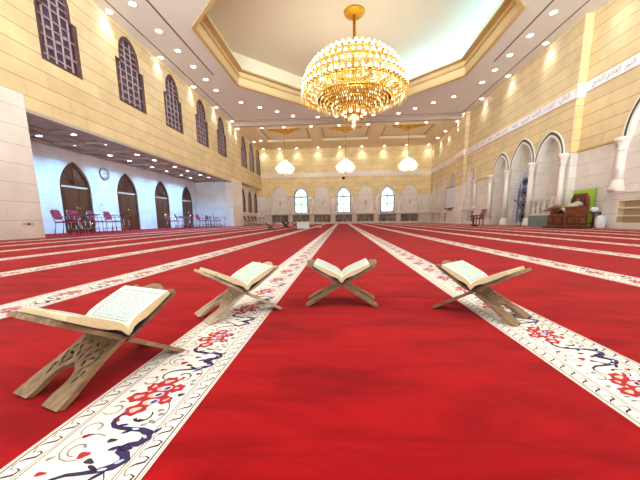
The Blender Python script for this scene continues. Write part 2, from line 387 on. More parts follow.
# ------------------------------------------------------------------ left wall
LW = [(10.12, 1.5), (13.5, 1.78), (16.82, 1.78), (20.2, 1.78), (23.45, 1.78), (28.7, 1.72), (31.1, 1.72), (33.55, 1.6)]
def lat_outline(c, w): return [(c-w/2, 5.37), (c+w/2, 5.37), (c+w/2, 7.06), (c+w*.36, 7.06), (c+w*.36, 7.42)]+arc_pts(c, w*.72, 7.42, 8.16, 6)[::-1][1:-1]+[(c-w*.36, 7.42), (c-w*.36, 7.06), (c-w/2, 7.06)]
b = MB()
b.slab([(Y0, 0), (8.52, 0), (8.52, 3.67), (24.9, 3.67), (24.9, 3.95), (34.5, 3.95), (34.5, ZC+.3), (Y0, ZC+.3)], [lat_outline(c, w) for c, w in LW], onX(XL, -1), 0, .32, 'sand_y')
wl = struct(b.build('wall_left'), 'long wall of yellow sandstone blocks above the alcove', 'wall')
b = MB(); b.bx(XL-.6, XL+.07, Y0, 8.55, 0, 4.05, 'marble_y'); struct(b.build('wall_pier_left'), 'pale marble pier standing beside the alcove opening nearest the camera', 'pier')
b = MB(); b.bx(-9.6, XL+.04, 24.92, 27.45, 0, 3.95, 'marble_y'); struct(b.build('wall_pier_end_left'), 'narrow pale marble pier at the far end of the alcove', 'pier')
LLW = [29.35, 31.5, 33.65]
b = MB(); b.slab(rect(27.3, 34.5, 0, 3.95), [arch(c, 1.35, 1.3, 2.3, 3.62, 6) for c in LLW], onX(-9.55, -1), 0, .25, 'marble_y')
struct(b.build('wall_recess_left'), 'recessed cream wall with three arched lattice openings', 'wall')
b = MB(); b.bx(-9.85, XL+.03, 27.45, 34.5, 3.90, 3.98, 'gold_trim'); struct(b.build('trim_1'), 'projecting sandstone ledge over the recessed arched lattices', 'ledge')
b = MB(); b.bx(XL-.3, XL+.03, 8.55, 24.92, 3.60, 3.70, 'alc_beam'); struct(b.build('trim_2'), 'grey timber edge along the alcove soffit', 'trim')

def lattice_window(i, X, outline, c, w, z0, z1, kind):
    k = len(outline)
    o = MB(); o.slab(outline, [[(c+(a-c)*.86, z0+.09+(z-z0)*.955*(1-.045)) for a, z in outline]], onX(X-.02, -1), 0, .10, 'lattice')
    fr = o.build('window_%d' % i)
    struct(fr, kind, 'window')
    g = MB()
    if z0 > 4:
        for fy in (-.30, -.1, .1, .30):
            g.bx(X-.10, X-.06, c+fy*w-.018, c+fy*w+.018, z0+.06, 7.06 if abs(fy) > .2 else 7.95, 'lattice_bar')
        for j, z in enumerate([5.62, 5.9, 6.18, 6.46, 6.74]):
            g.bx(X-.105, X-.065, c-w*.45+(j % 2)*w*.12, c+w*.45-((j+1) % 2)*w*.12, z-.018, z+.018, 'lattice_bar')
        g.bx(X-.105, X-.065, c-w*.48, c+w*.48, 7.05, 7.09, 'lattice_bar')
        for z in (7.3, 7.52, 7.74): g.bx(X-.105, X-.065, c-w*.30, c+w*.30, z-.018, z+.018, 'lattice_bar')
        for sy in (-1, 1):
            g.bx(X-.11, X-.05, c+sy*w*.2-.05, c+sy*w*.2+.05, 5.86, 5.94, 'lattice_bar'); g.bx(X-.11, X-.05, c+sy*w*.2-.05, c+sy*w*.2+.05, 6.42, 6.50, 'lattice_bar')
        g.bx(X-.11, X-.05, c-.06, c+.06, 6.14, 6.22, 'lattice_bar')
    else:
        for fy in (-.33, -.12, .12, .33): g.bx(X-.10, X-.06, c+fy*w-.022, c+fy*w+.022, z0+.04, z1-.28-abs(fy)*1.4, 'lattice_bar')
        for j in range(6): g.bx(X-.105, X-.065, c-w*.45, c+w*.45, z0+.2+j*.27, z0+.24+j*.27, 'lattice_bar')
    g.build('lattice', fr)
    p = MB(); p.slab([(c+(a-c)*.97, z0+.02+(z-z0)*.98) for a, z in outline], [], onX(X-.16, -1), 0, .03, 'lat_pane'); p.build('pane', fr)
names = ['cut off by the marble pier end', 'first whole', 'second whole', 'third whole', 'fourth whole', 'nearest of the trio', 'middle of the trio', 'farthest of the trio']
for i, (c, w) in enumerate(LW):
    lattice_window(i+1, XL, lat_outline(c, w), c, w, 5.37, 8.16, ('tall brown lattice window high on the left wall, number %s along' % names[i]) if i < 5 else 'narrow brown lattice window high at the far left corner, %s' % names[i])
for i, c in enumerate(LLW):
    lattice_window(i+9, -9.55, arch(c, 1.35, 1.3, 2.3, 3.62, 6), c, 1.35, 1.3, 3.62, 'low pointed brown lattice at the far left recess, %s of three' % ['nearest', 'middle', 'farthest'][i])

# ------------------------------------------------------------------ alcove
XA = -12.1
DY = [13.32, 16.68, 20.0, 23.35]
b = MB(); b.slab(rect(8.3, 25.0, 0, 3.9), [arch(c, 1.66, -.0, 1.92, 3.16) for c in DY][:0], onX(XA-.2, -1), 0, .1, 'alcove_marble')
def door_holes_outline():
    pts = [(8.3, 0)]
    for c in DY: pts += arch(c, 1.66, 0, 1.92, 3.16)
    return pts+[(25.0, 0), (25.0, 3.9), (8.3, 3.9)]
b = MB(); b.slab(door_holes_outline(), [], onX(XA, -1), 0, .2, 'alcove_marble'); struct(b.build('wall_alcove_back'), 'cool white marble back wall of the side alcove with arched doors', 'wall')
b = MB(); b.bx(XA-.2, -9.62, 24.92, 25.2, 0, 3.9, 'alcove_marble_x'); struct(b.build('wall_alcove_end'), 'white marble end wall of the side alcove', 'wall')
b = MB(); b.bx(XA-.2, -9.66, 8.2, 8.45, 0, 3.9, 'alcove_marble_x'); struct(b.build('wall_alcove_near'), 'hidden near end wall of the side alcove', 'wall')
dn = ['nearest, beside the wall clock', 'second along', 'third along', 'farthest, by the alcove end wall']
for i, c in enumerate(DY):
    o = MB(); o.slab(arch(c, 1.66, 0, 1.92, 3.16), [arch(c, 1.44, .02, 1.92, 3.02)], onX(XA-.04, -1), 0, .14, 'dark_wood')
    d = struct(o.build('door_%d' % (i+1)), 'dark brown wooden arched double door in the alcove, %s' % dn[i], 'door')
    for sy in (-1, 1):
        l = MB(); y0, y1 = (c-.715, c-.01) if sy < 0 else (c+.01, c+.715)
        l.bx(XA-.14, XA-.09, y0, y1, .02, 2.02, 'dark_wood')
        for z0, z1 in ((.2, .85), (1.0, 1.85)):
            l.bx(XA-.10, XA-.075, y0+.1, y1-.1, z0, z1, 'dark_wood'); l.bx(XA-.08, XA-.065, y0+.17, y1-.17, z0+.09, z1-.09, 'dark_wood')
        lf = l.build('door_leaf', d)
        h = MB(); h.tube([(XA-.09, c+sy*.07, 1.0), (XA-.02, c+sy*.07, 1.0), (XA-.02, c+sy*.07, 1.16), (XA-.09, c+sy*.07, 1.16)], .012, 'brass'); h.build('door_handle', lf)
    for z in (.35, 1.0, 1.7):
        hg = MB(); hg.tube([(XA-.075, c+.70, z-.06), (XA-.075, c+.70, z+.06)], .02, 'brass', 8); hg.build('hinge', d)
    t = MB(); t.bx(XA-.15, XA-.06, c-.72, c+.72, 2.03, 2.09, 'alc_beam'); t.build('transom', d)
    f = MB(); f.slab(arch(c, 1.44, 2.09, 2.1, 3.02), [], onX(XA-.10, -1), 0, .04, 'dark_wood')
    for j in range(5):
        a = PI*(j+1)/6; f.tube([(XA-.09, c, 2.12), (XA-.09, c+.62*math.cos(a), 2.12+.62*math.sin(a)*1.15)], .018, 'dark_wood')
    f.build('fanlight', d)
b = MB(); b.bx(XA-.2, XL-.05, 8.3, 25.0, 3.70, 3.85, 'alc_wood')
ac = struct(b.build('ceiling_alcove'), 'brown timber ceiling of the side alcove', 'ceiling')
b = MB()
for j in range(11):
    y = 9.2+j*1.53; b.bx(XA, XL-.31, y-.09, y+.09, 3.60, 3.70, 'alc_beam')
b.build('cross_beam_grid', ac)
b = MB()
for x in (-11.95, -10.5, -9.5): b.bx(x-.09, x+.09, 8.5, 24.9, 3.61, 3.70, 'alc_beam')
b.build('long_beam_grid', ac)
b = MB()
for j in range(10):
    y = 9.97+j*1.53
    for x in (-11.22, -10.0): b.bx(x-.34, x+.34, y-.5, y+.5, 3.685, 3.70, 'alc_beam')
b.build('panel_grid', ac)

# wall clock
t = thing('wall_clock', 'round white wall clock with dark rim between two alcove doors', 'clock', (XA, 15.08, 2.88))
R = Matrix.Rotation(PI/2, 4, 'Y')
b = MB(); b.lathe([(.30, 0), (.30, .04), (.285, .045), (.28, .02)], 'black', 40, T=R); b.build('rim', t)
b = MB(); b.lathe([(.282, .0), (.282, .022)], 'clock_face', 40, T=R)
for h in range(12):
    a = h*PI/6; b.add([(.024, .22*math.sin(a)+dx*math.cos(a)*.012+ddx, .22*math.cos(a)-dx*math.sin(a)*.012+ddz) for dx, ddx, ddz in ((-1, 0, 0), (1, 0, 0), (1, .03*math.sin(a), .03*math.cos(a)), (-1, .03*math.sin(a), .03*math.cos(a)))], [(0, 1, 2, 3)], 'black')
dial = b.build('dial', t)
for nm, a, l, w in (('hour_hand', 5.1, .12, .012), ('minute_hand', 1.2, .19, .008)):
    b = MB(); b.tube([(.03, 0, 0), (.03, l*math.sin(a), l*math.cos(a))], w, 'black', 6); b.build(nm, dial)
def outlet(loc, axis, label, group=None):
    t = thing('power_outlet', label, 'outlet', loc, 0 if axis == 'x' else PI/2, group)
    b = MB(); b.box((.008, 0, 0), (.016, .13, .13), 'outlet'); b.build('plate', t)
    MB().box((.018, -.025, 0), (.008, .016, .03), 'black').build('socket', t); MB().box((.018, .025, 0), (.008, .016, .03), 'black').build('socket', t)
    return t
outlet((XA, 14.69, 1.34), 'x', 'small white wall outlet below the alcove clock')
for y, z, w in ((8.0, .42, 'farther from the camera'), (8.2, .42, 'closest to the pier corner')):
    outlet((XL+.07, y, z), 'x', 'pale outlet low on the marble pier, %s' % w)
t = thing('wall_switch', 'black square switch between two pale outlets on the marble pier', 'switch', (XL+.07, 8.10, .42))
MB().box((.008, 0, 0), (.016, .09, .09), 'outlet').build('plate', t); MB().box((.02, 0, 0), (.012, .06, .06), 'black').build('rocker', t)
tt = MB(); tt.box((.008, 0, 0), (.016, .13, .13), 'outlet'); tag(tt.build('switch_plate', loc=(-10.3, 24.91, 1.15)), 'small dark switch plate on the alcove end wall', 'switch')

# ------------------------------------------------------------------ end wall
NX = [.26+2.43*k for k in range(-3, 4)]
NW, ZS, ZA = 1.72, 3.13, 4.20
pts = [(-9.6, ZS)]
for c in NX: pts += arc_pts(c, NW, ZS, ZA)
pts += [(10.3, ZS), (10.3, ZB+.5), (-9.6, ZB+.5)]
b = MB(); b.slab(pts, [], onY(YF, 1), 0, .3, 'sand_x', 'white')
wf = struct(b.build('wall_far'), 'yellow sandstone end wall with a row of seven arches', 'wall')
pts = [(-9.6, 0), (10.3, 0), (10.3, ZS)]
for c in NX[::-1]: pts += [(c+NW/2, ZS), (c+NW/2, 1.2), (c-NW/2, 1.2), (c-NW/2, ZS)]
pts += [(-9.6, ZS)]
b = MB(); b.slab(pts, [rect(c-.95, c+.95, .2, 1.03) for c in NX], onY(YF+.03, 1), 0, .27, 'marble_x'); struct(b.build('wall_far_lower'), 'cream marble lower part of the end wall around niches', 'wall')
WN = (1, 3, 5)
pts = [arch(NX[i], 1.50, 1.24, 3.02, 4.04) for i in WN]
b = MB(); b.slab(rect(-9.6, 10.3, 0, ZA+.4), pts, onY(YF+.3, 1), 0, .12, 'marble_x'); struct(b.build('wall_niche_back_far'), 'cream marble backs of the end wall niches', 'wall')
wn = ['the one nearest the left corner', 'the middle one', 'the one nearest the right corner']
for q, i in enumerate(WN):
    c = NX[i]; f = MB(); f.slab(arch(c, 1.50, 1.24, 3.02, 4.04), [arch(c, 1.36, 1.31, 3.02, 3.96)], onY(YF+.25, 1), 0, .16, 'lattice')
    w = struct(f.build('window_%d' % (12+q)), 'bright arched daylight window in the end wall, %s' % wn[q], 'window')
    m = MB(); m.bx(c-.03, c+.03, YF+.27, YF+.33, 1.3, 3.06, 'lattice'); m.bx(c-.7, c+.7, YF+.27, YF+.33, 2.97, 3.07, 'lattice'); m.bx(c-.7, c+.7, YF+.27, YF+.33, 2.16, 2.22, 'lattice')
    m.build('glazing_bar', w)
    m = MB()
    for j in range(5):
        a = PI*(j+.5)/5; m.tube([(c, YF+.3, 3.05), (c+.62*math.cos(a), YF+.3, 3.05+.85*math.sin(a))], .016, 'sconce', 6)
    m.tube([(c+.34*math.cos(PI*j/10), YF+.3, 3.05+.45*math.sin(PI*j/10)) for j in range(11)], .016, 'sconce', 6); m.build('arched_tracery', w)
    m = MB(); m.slab(arch(c, 1.40, 1.28, 3.02, 3.98), [], onY(YF+.36, 1), 0, .03, 'daylight'); m.build('pane', w)
b = MB(); b.bx(-9.05, 9.8, YF-.03, YF+.1, 5.2, 5.60, 'band'); 
bandf = struct(b.build('trim_3'), 'white carved band across the end wall', 'band')
b = MB()
x = -8.9
while x < 9.3:
    b.tube([(x+.28*math.cos(a*PI/5)+.15, YF-.032, 5.4+.10*math.sin(a*PI/5)) for a in range(10)], .014, 'sand_x', 5, True); b.tube([(x+.02, YF-.032, 5.28), (x+.15, YF-.032, 5.4), (x+.28, YF-.032, 5.52)], .014, 'sand_x', 5); x += .62
b.build('band_relief', bandf)
def far_column(x, y, z0=1.2, z1=3.13, r=.085, rot=0):
    o = MB(); h = z1-z0
    o.lathe([(r*1.7, 0), (r*1.7, .06), (r*1.3, .09), (r*1.5, .13), (r, .18)], 'white', 14); 
    o.lathe([(r, .17), (r*.95, h*.5), (r*.88, h-.26)], 'white', 14)
    o.lathe([(r*.88, h-.27), (r*1.15, h-.24), (r*1.0, h-.2), (r*1.5, h-.08), (r*1.8, h-.06), (r*1.8, h)], 'white', 14)
    return o
cc = 0
edges = [NX[0]-1.215]+[c+1.215 for c in NX]
proto = None
for e in edges:
    for s in (-1, 1):
        x = e+s*.2
        lab = 'slim white column of the end wall, %s of the pair %s' % ('left' if s < 0 else 'right', ['left of the first blank niche', 'right of the first blank niche', 'right of the left window', 'left of the middle window', 'right of the middle window', 'left of the right window', 'right of the right window', 'right of the last blank niche'][edges.index(e)])
        if proto is None: proto = far_column(0, 0).build('wall_column', loc=(x, YF-.02, 1.2)); o = proto
        else: o = proto.copy(); COL.objects.link(o); o.location = (x, YF-.02, 1.2)
        struct(o, lab, 'column'); o['group'] = 'slim columns along the end wall'
b = MB(); b.bx(-9.5, 9.7, YF-.16, YF+.02, 1.10, 1.22, 'white'); struct(b.build('trim_4'), 'white marble sill running under the end wall niches', 'sill')
# sconces in the blank niches
for q, i in enumerate((0, 2, 4, 6)):
    t = thing('wall_sconce', 'small grey wall sconce in a blank niche, %s' % ['nearest the left corner', 'left of the middle window', 'right of the middle window', 'nearest the right corner'][q], 'wall lamp', (NX[i], YF+.3, 2.35), 0, 'sconces in the end wall niches')
    MB().box((0, -.02, 0), (.16, .04, .42), 'sconce').build('back_plate', t)
    MB().lathe([(.05, -.22), (.11, -.1), (.13, .08), (.1, .2), (.03, .26)], 'sconce', 12, c=(0, -.14, 0)).build('lantern', t)
    MB().tube([(0, -.03, -.2), (0, -.16, -.28), (0, -.2, -.2)], .015, 'sconce', 6).build('bracket', t)
# shelf units with books in the end wall
sn = ['nearest the left corner', 'under the left window', 'left of the middle window', 'under the middle window', 'right of the middle window', 'under the right window', 'nearest the right corner']
book_protos = []
for i, c in enumerate(NX):
    t = thing('built_in_shelf', 'grey built-in bookshelf low in the end wall, %s' % sn[i], 'bookshelf', (c, YF+.03, .2), 0, 'bookshelves in the end wall')
    MB().bx(-.95, .95, .25, .27, 0, .83, 'shelf_dark').build('back_panel', t)
    for z in (.0, .40): MB().bx(-.94, .94, .0, .25, z, z+.03, 'shelf_wood').build('shelf_board', t)
    MB().bx(-.95, .95, -.02, .02, .80, .83, 'shelf_wood').build('top_rail', t)
    MB().bx(-.03, .03, .02, .25, .03, .8, 'shelf_wood').build('divider', t)
    for z in (.03, .43):
        for half in (-1, 1):
            x = -.90 if half < 0 else .06
            lim = x+random.choice([.62, .74, .80])
            while x < lim:
                w = random.uniform(.055, .085); h = random.uniform(.22, .31)
                if not book_protos or len(book_protos) < 5:
                    o = MB().box((0, .08, .13), (.062, .16, .26), 'spine%d' % len(book_protos)).build('shelved_book'); book_protos.append(o)
                else:
                    o = random.choice(book_protos).copy(); COL.objects.link(o)
                o.scale = (w/.066, 1, h/.26); o.location = (c+x+w/2, YF+.09, .2+z+.001)
                tag(o, 'hardback standing upright in the end wall bookshelf %s' % sn[i], 'book', 'books in the shelf %s' % sn[i]); x += w+.008

# ------------------------------------------------------------------ right wall
BIG = [(19.75, 1.62, 4.14), (17.6, 1.95, 4.40), (15.45, 1.68, 4.18)]
SM = [(33.2, 1.1, 4.22), (31.75, 1.15, 4.32), (30.15, 1.25, 4.38), (27.85, 1.75, 4.46), (24.0, 1.55, 4.20)]
allA = sorted(BIG+SM, key=lambda a: a[0])
pts = [(14.1, 3.13)]
for c, w, za in allA: pts += arc_pts(c, w, 3.13, za)
pts += [(34.6, 3.13), (34.6, ZC+.3), (14.1, ZC+.3)]
b = MB(); b.slab(pts, [], onX(XR, 1), 0, .35, 'sand_y', 'white'); struct(b.build('wall_right'), 'yellow sandstone right wall above the row of pointed arches', 'wall')
pts = [(14.1, 0)]
for c, w, za in sorted(BIG): pts += [(c-w/2, 0), (c-w/2, 3.13), (c+w/2, 3.13), (c+w/2, 0)]
pts += [(34.6, 0), (34.6, 3.13)]
for c, w, za in sorted(SM, reverse=True): pts += [(c+w/2, 3.13), (c+w/2, 1.15), (c-w/2, 1.15), (c-w/2, 3.13)]
lo = [(14.1, 0)]
for c, w, za in sorted(BIG): lo += [(c-w/2, 0), (c-w/2, 3.13), (c+w/2, 3.13), (c+w/2, 0)]
lo += [(34.6, 0), (34.6, 3.13)]
top = []
for c, w, za in sorted(SM, reverse=True): top += [(c+w/2, 3.13), (c+w/2, 1.15), (c-w/2, 1.15), (c-w/2, 3.13)]
outl = lo+top
# the wall over the big arches' openings is the yellow slab, so cut the white slab in stretches
b = MB()
segs = [(14.1, 14.61), (16.29, 16.625), (18.575, 18.94), (20.56, 34.6)]
NI = [(33.25, .95), (31.6, .95), (29.9, 1.1), (23.95, 1.2)]
for y0, y1 in segs[:3]: b.bx(XR+.04, XR+.35, y0, y1, 0, 3.13, 'marble_y')
p = [(20.56, 0), (34.6, 0), (34.6, 3.13)]
for c, w, za in sorted(SM, reverse=True): p += [(c+w/2, 3.13), (c+w/2, 1.15), (c-w/2, 1.15), (c-w/2, 3.13)]
p += [(20.56, 3.13)]
b.slab(p, [rect(c-w/2, c+w/2, .18, 1.0) for c, w in NI], onX(XR+.04, 1), 0, .31, 'marble_y')
struct(b.build('wall_right_lower'), 'white marble lower part of the right wall', 'wall')
b = MB(); b.bx(XR+.62, XR+.74, 14.1, 22.0, 0, 4.9, 'marble_y'); b.bx(XR+.36, XR+.46, 22.0, 34.6, 0, 4.9, 'marble_y'); b.bx(XR+.36, XR+.74, 21.9, 22.0, 0, 4.9, 'marble_x')
struct(b.build('wall_niche_back_right'), 'pale marble backs of the right wall arches', 'wall')
b = MB()
for y0, y1 in ((14.1, 14.61), (16.29, 16.625), (18.575, 18.94), (20.56, 21.0)): b.bx(XR+.35, XR+.62, y0, y1, 0, 4.9, 'marble_x')
struct(b.build('wall_jamb_right'), 'white marble jambs between the big right wall arches', 'wall')
# projecting piers
b = MB(); b.bx(XR-.28, XR+.05, 25.0, 26.6, 3.13, ZC, 'sand_y'); b.bx(XR-.22, XR+.05, 25.05, 26.55, 0, 3.13, 'marble_y'); struct(b.build('wall_pilaster_right'), 'projecting sandstone pier between the arches of the right wall', 'pier')
# near stretch
pts = [(Y0, 3.2), (9.95, 3.2)]+arc_pts(10.9, 1.9, 3.2, 4.75)+[(14.2, 3.2), (14.2, ZC+.3), (Y0, ZC+.3)]
b = MB(); b.bx(XR+.01, XN+.02, 14.07, 14.095, 3.13, ZC, 'sand_x'); b.slab(pts, [], onX(XN, 1), 0, .3, 'sand_y', 'white'); struct(b.build('wall_right_near'), 'yellow sandstone stretch of right wall above the green board', 'wall')
b = MB(); b.bx(XN+.14, XN+.4, Y0, 11.85, 0, 1.27, 'marble_y'); b.bx(XN+.03, XN+.4, Y0, 11.85, 1.27, 3.2, 'marble_y'); b.bx(XN+.03, XN+.4, 11.85, 14.09, 0, 3.2, 'marble_y'); b.bx(XN+.14, XN+.4, Y0, 12.2, 3.15, 4.9, 'marble_y'); struct(b.build('wall_right_near_lower'), 'white marble stretch of right wall behind the carved chair', 'wall')
b = MB(); b.bx(XN-.05, XN+.3, 11.9, 14.2, 3.14, 3.22, 'gold_trim'); struct(b.build('trim_5'), 'sandstone ledge over the white marble behind the carved chair', 'ledge')
b = MB(); b.bx(XR-.03, XR+.3, 20.9, 23.1, 3.08, 3.16, 'gold_trim'); struct(b.build('trim_6'), 'sandstone ledge over the white marble behind the small red chair', 'ledge')
b = MB(); b.slab(rect(Y0, 12.35, 0, 1.27), [rect(10.25, 11.72, .17, .98)], onX(XN-.12, 1), 0, .26, 'marble_y'); struct(b.build('wall_dado_right'), 'white marble dado under the nearest column', 'dado')
b = MB(); b.bx(XN-.16, XN+.14, Y0, 12.38, 1.25, 1.33, 'white'); struct(b.build('trim_7'), 'white marble sill on top of the near dado', 'sill')
t = thing('niche_shelf', 'empty beige niche shelf below the nearest column', 'shelf', (XN-.1, 10.98, .17))
MB().bx(.22, .235, -.73, .73, 0, .81, 'shelf_deep').build('back_panel', t)
for z in (.0, .27, .54): MB().bx(.0, .22, -.73, .73, z, z+.05, 'white').build('shelf_board', t)
for s in (-1, 1): MB().bx(.0, .22, s*.73-.006, s*.73+.006, .03, .81, 'shelf_in').build('side_panel', t)
for q, (c, w) in enumerate(NI):
    t = thing('niche_shelf', ['small niche shelf farthest along the right wall', 'second farthest small niche shelf under the right arches', 'small niche shelf just beyond the white screen', 'small niche shelf near the red armchair'][q], 'shelf', (XR+.05, c, .18), 0, 'niche shelves of the right wall')
    MB().bx(.25, .27, -w/2, w/2, 0, .82, 'shelf_dark').build('back_panel', t)
    for z in (.0, .27, .54): MB().bx(.0, .25, -w/2+.01, w/2-.01, z, z+.025, 'white').build('shelf_board', t)
    MB().bx(.0, .05, -.03, .03, .03, .82, 'white').build('divider', t)
# archivolts
for q, (c, w, za) in enumerate(BIG+[(10.9, 1.9, 4.75)]):
    X = XR if q < 3 else XN; zs = 3.13 if q < 3 else 3.2
    o = MB(); a = arc_pts(c, w+.03, zs, za+.015); e = arc_pts(c, w-.14, zs, za-.075); o.slab(a+e[::-1], [], onX(X-.045, 1), 0, .3, 'white')
    tr = struct(o.build('trim_%d' % (8+q)), 'white and dark green arch moulding on the right wall, %s' % ['over the farthest big arch', 'over the ironwork niche', 'over the pulpit balcony', 'cut by the frame edge'][q], 'moulding')
    o = MB(); a = arc_pts(c, w+.26, zs, za+.15); e = arc_pts(c, w+.05, zs, za+.025); o.slab(a+e[::-1], [], onX(X-.03, 1), 0, .1, 'green_trim'); o.build('green_edge', tr)
    o = MB(); a = arc_pts(c, w+.36, zs, za+.21); e = arc_pts(c, w+.27, zs, za+.155); o.slab(a+e[::-1], [], onX(X-.04, 1), 0, .1, 'white'); o.build('outer_bead', tr)
for q, (c, w, za) in enumerate(SM):
    o = MB(); a = arc_pts(c, w+.14, 3.13, za+.07); e = arc_pts(c, w-.06, 3.13, za-.03); o.slab(a+e[::-1], [], onX(XR-.03, 1), 0, .1, 'cream')
    struct(o.build('trim_%d' % (14+q)), 'cream moulding round a small right wall arch, %s' % ['farthest from the camera', 'second farthest', 'third farthest', 'behind the white screen', 'nearest the red armchair'][q], 'moulding')
# columns of the right wall
def big_column(r, h):
    o = MB()
    o.lathe([(r*1.7, 0), (r*1.7, .16), (r*1.5, .18), (r*1.5, .26), (r*1.25, .30), (r*1.35, .36), (r*1.1, .42)], 'white', 20)
    o.lathe([(r*1.05, .41), (r*1.0, h*.5), (r*.88, h-.42)], 'white', 20)
    o.lathe([(r*.88, h-.43), (r*1.15, h-.40), (r*1.0, h-.36), (r*1.2, h-.2), (r*1.55, h-.12), (r*1.7, h-.1), (r*1.7, h)], 'white', 20)
    return o
p0 = big_column(.12, 3.13).build('arch_column', loc=(XR-.12, 20.72, 0)); struct(p0, 'white marble column at the far side of the farthest big arch', 'column')
for y, lab in ((18.76, 'white marble column at the far side of the ironwork niche'), (16.46, 'white marble column between the ironwork niche and the balcony'), (14.28, 'white marble column beside the carved chair and green board')):
    o = p0.copy(); COL.objects.link(o); o.location = (XR-.12, y, 0); struct(o, lab, 'column')
o = big_column(.15, 1.87).build('arch_column', loc=(XN-.02, 11.95, 1.33)); struct(o, 'white column standing on the near dado by the frame edge', 'column')
p1 = None
for y, lab in ((33.85, 'farthest small column of the right wall'), (32.48, 'second farthest small column of the right wall'), (30.97, 'third farthest small column of the right wall'), (29.28, 'small column at the far edge of the white screen'), (26.85, 'small column at the near edge of the white screen'), (24.86, 'small column beside the projecting pier'), (23.12, 'small column above the red armchair shelf')):
    if p1 is None: p1 = far_column(0, 0, 1.15, 3.13, .10).build('niche_column', loc=(XR-.06, y, 1.15)); o = p1
    else: o = p1.copy(); COL.objects.link(o); o.location = (XR-.06, y, 1.15)
    struct(o, lab, 'column')
# mihrab grille
t = thing('ornamental_grille', 'blue-grey pointed ironwork grille with ring ornaments in the middle big arch', 'grille', (XR+.24, 17.62, 0))
b = MB(); b.slab(arch(0, 1.5, .05, 1.75, 3.05), [arch(0, 1.32, .12, 1.75, 2.94)], onX(0, 1), 0, .07, 'grille_pale'); b.build('frame', t)
b = MB(); b.slab(arch(0, 1.36, .1, 1.75, 2.97), [], onX(.05, 1), 0, .03, 'grille_back'); b.build('backing_panel', t)
for z, r in ((.48, .30), (1.12, .33), (1.78, .30), (2.36, .22)):
    b = MB()
    for rr in (r, r*.72, r*.38): b.tube([(.03, rr*math.cos(a*PI/12), z+rr*math.sin(a*PI/12)) for a in range(24)], .013, 'grille', 6, True)
    for a in range(8): b.tube([(.03, r*.38*math.cos(a*PI/4), z+r*.38*math.sin(a*PI/4)), (.03, r*math.cos(a*PI/4), z+r*math.sin(a*PI/4))], .012, 'grille', 5)
    b.lathe([(0, -.02), (.09, -.01), (.09, .02), (0, .03)], 'grille', 12, T=Matrix.Translation((.02, 0, z)) @ Matrix.Rotation(PI/2, 4, 'Y')); b.build('ring_ornament', t)
b = MB()
for y in (-.56, -.42, .42, .56): b.tube([(.035, y, .12), (.035, y, 1.9 if abs(y) > .5 else 2.3)], .012, 'grille', 5)
for j in range(9):
    for s in (-1, 1):
        z = .2+j*.22; b.tube([(.035, s*.49+.07*math.cos(a*PI/6), z+.09*math.sin(a*PI/6)) for a in range(12)], .010, 'grille', 5, True)
b.build('scroll_border', t)
# pulpit balcony
t = thing('pulpit_balustrade', 'white balustrade on a grey-green marble base inside the third big arch', 'balustrade', (XR-.08, 15.38, 0))
MB().bx(-.12, .22, -.78, .84, 0, .53, 'teal').build('base_block', t)
MB().bx(-.1, .16, -.76, .84, .53, .60, 'white').build('lower_rail', t)
MB().bx(-.12, .18, -.78, .84, 1.25, 1.36, 'white').build('handrail', t)
for y in (-.55, -.1, .35, .7):
    MB().lathe([(.09, 0), (.09, .06), (.05, .09), (.10, .22), (.11, .30), (.05, .46), (.08, .54), (.05, .58), (.09, .62), (.09, .66)], 'white', 14, c=(.02, y, .595)).build('baluster', t)
b = MB(); b.bx(XR+.55, XR+.61, 14.62, 15.12, 0, 3.7, 'dark_wood'); struct(b.build('door_5'), 'dark brown door edge inside the balcony arch', 'door')
# right band with the inscription
F = dict(zip('ابدرشصعقلمنهويثحخغفتطكجزسضذ', [
 (0xFE8D, 2), (0xFE8F, 4), (0xFEA9, 2), (0xFEAD, 2), (0xFEB5, 4), (0xFEB9, 4), (0xFEC9, 4), (0xFED5, 4), (0xFEDD, 4), (0xFEE1, 4), (0xFEE5, 4), (0xFEE9, 4), (0xFEED, 2), (0xFEF1, 4),
 (0xFE99, 4), (0xFEA1, 4), (0xFEA5, 4), (0xFECD, 4), (0xFED1, 4), (0xFE95, 4), (0xFEC1, 4), (0xFED9, 4), (0xFE9D, 4), (0xFEAF, 2), (0xFEB1, 4), (0xFEBD, 4), (0xFEAB, 2)]))
def shape(w):
    out = []
    for i, ch in enumerate(w):
        base, n = F[ch]
        prev = i > 0 and F[w[i-1]][1] == 4; nxt = i < len(w)-1 and n == 4
        out.append(chr(base+(3 if prev and nxt else 1 if prev else 2 if nxt else 0)))
    return ''.join(out[::-1])
DG = None
def word_mesh(mb, w, place, h):
    c = bpy.data.curves.new('word', 'FONT'); c.body = shape(w); c.resolution_u = 3
    o = bpy.data.objects.new('word', c); COL.objects.link(o); bpy.context.view_layer.update()
    me = bpy.data.meshes.new_from_object(o.evaluated_get(bpy.context.evaluated_depsgraph_get()))
    vs = [v.co.copy() for v in me.vertices]; fs = [tuple(p.vertices) for p in me.polygons]
    bpy.data.objects.remove(o); bpy.data.curves.remove(c); bpy.data.meshes.remove(me)
    x0 = min(v.x for v in vs); x1 = max(v.x for v in vs); z0 = min(v.y for v in vs); z1 = max(v.y for v in vs)
    k = h/(.95); cx = (x0+x1)/2; cz = (z0+z1)/2
    mb.add([place((v.x-cx)*k, (v.y-cz)*k) for v in vs], fs, 'ink')
    return (x1-x0)*k
words_near = ['النور', 'الهادي', 'البديع']
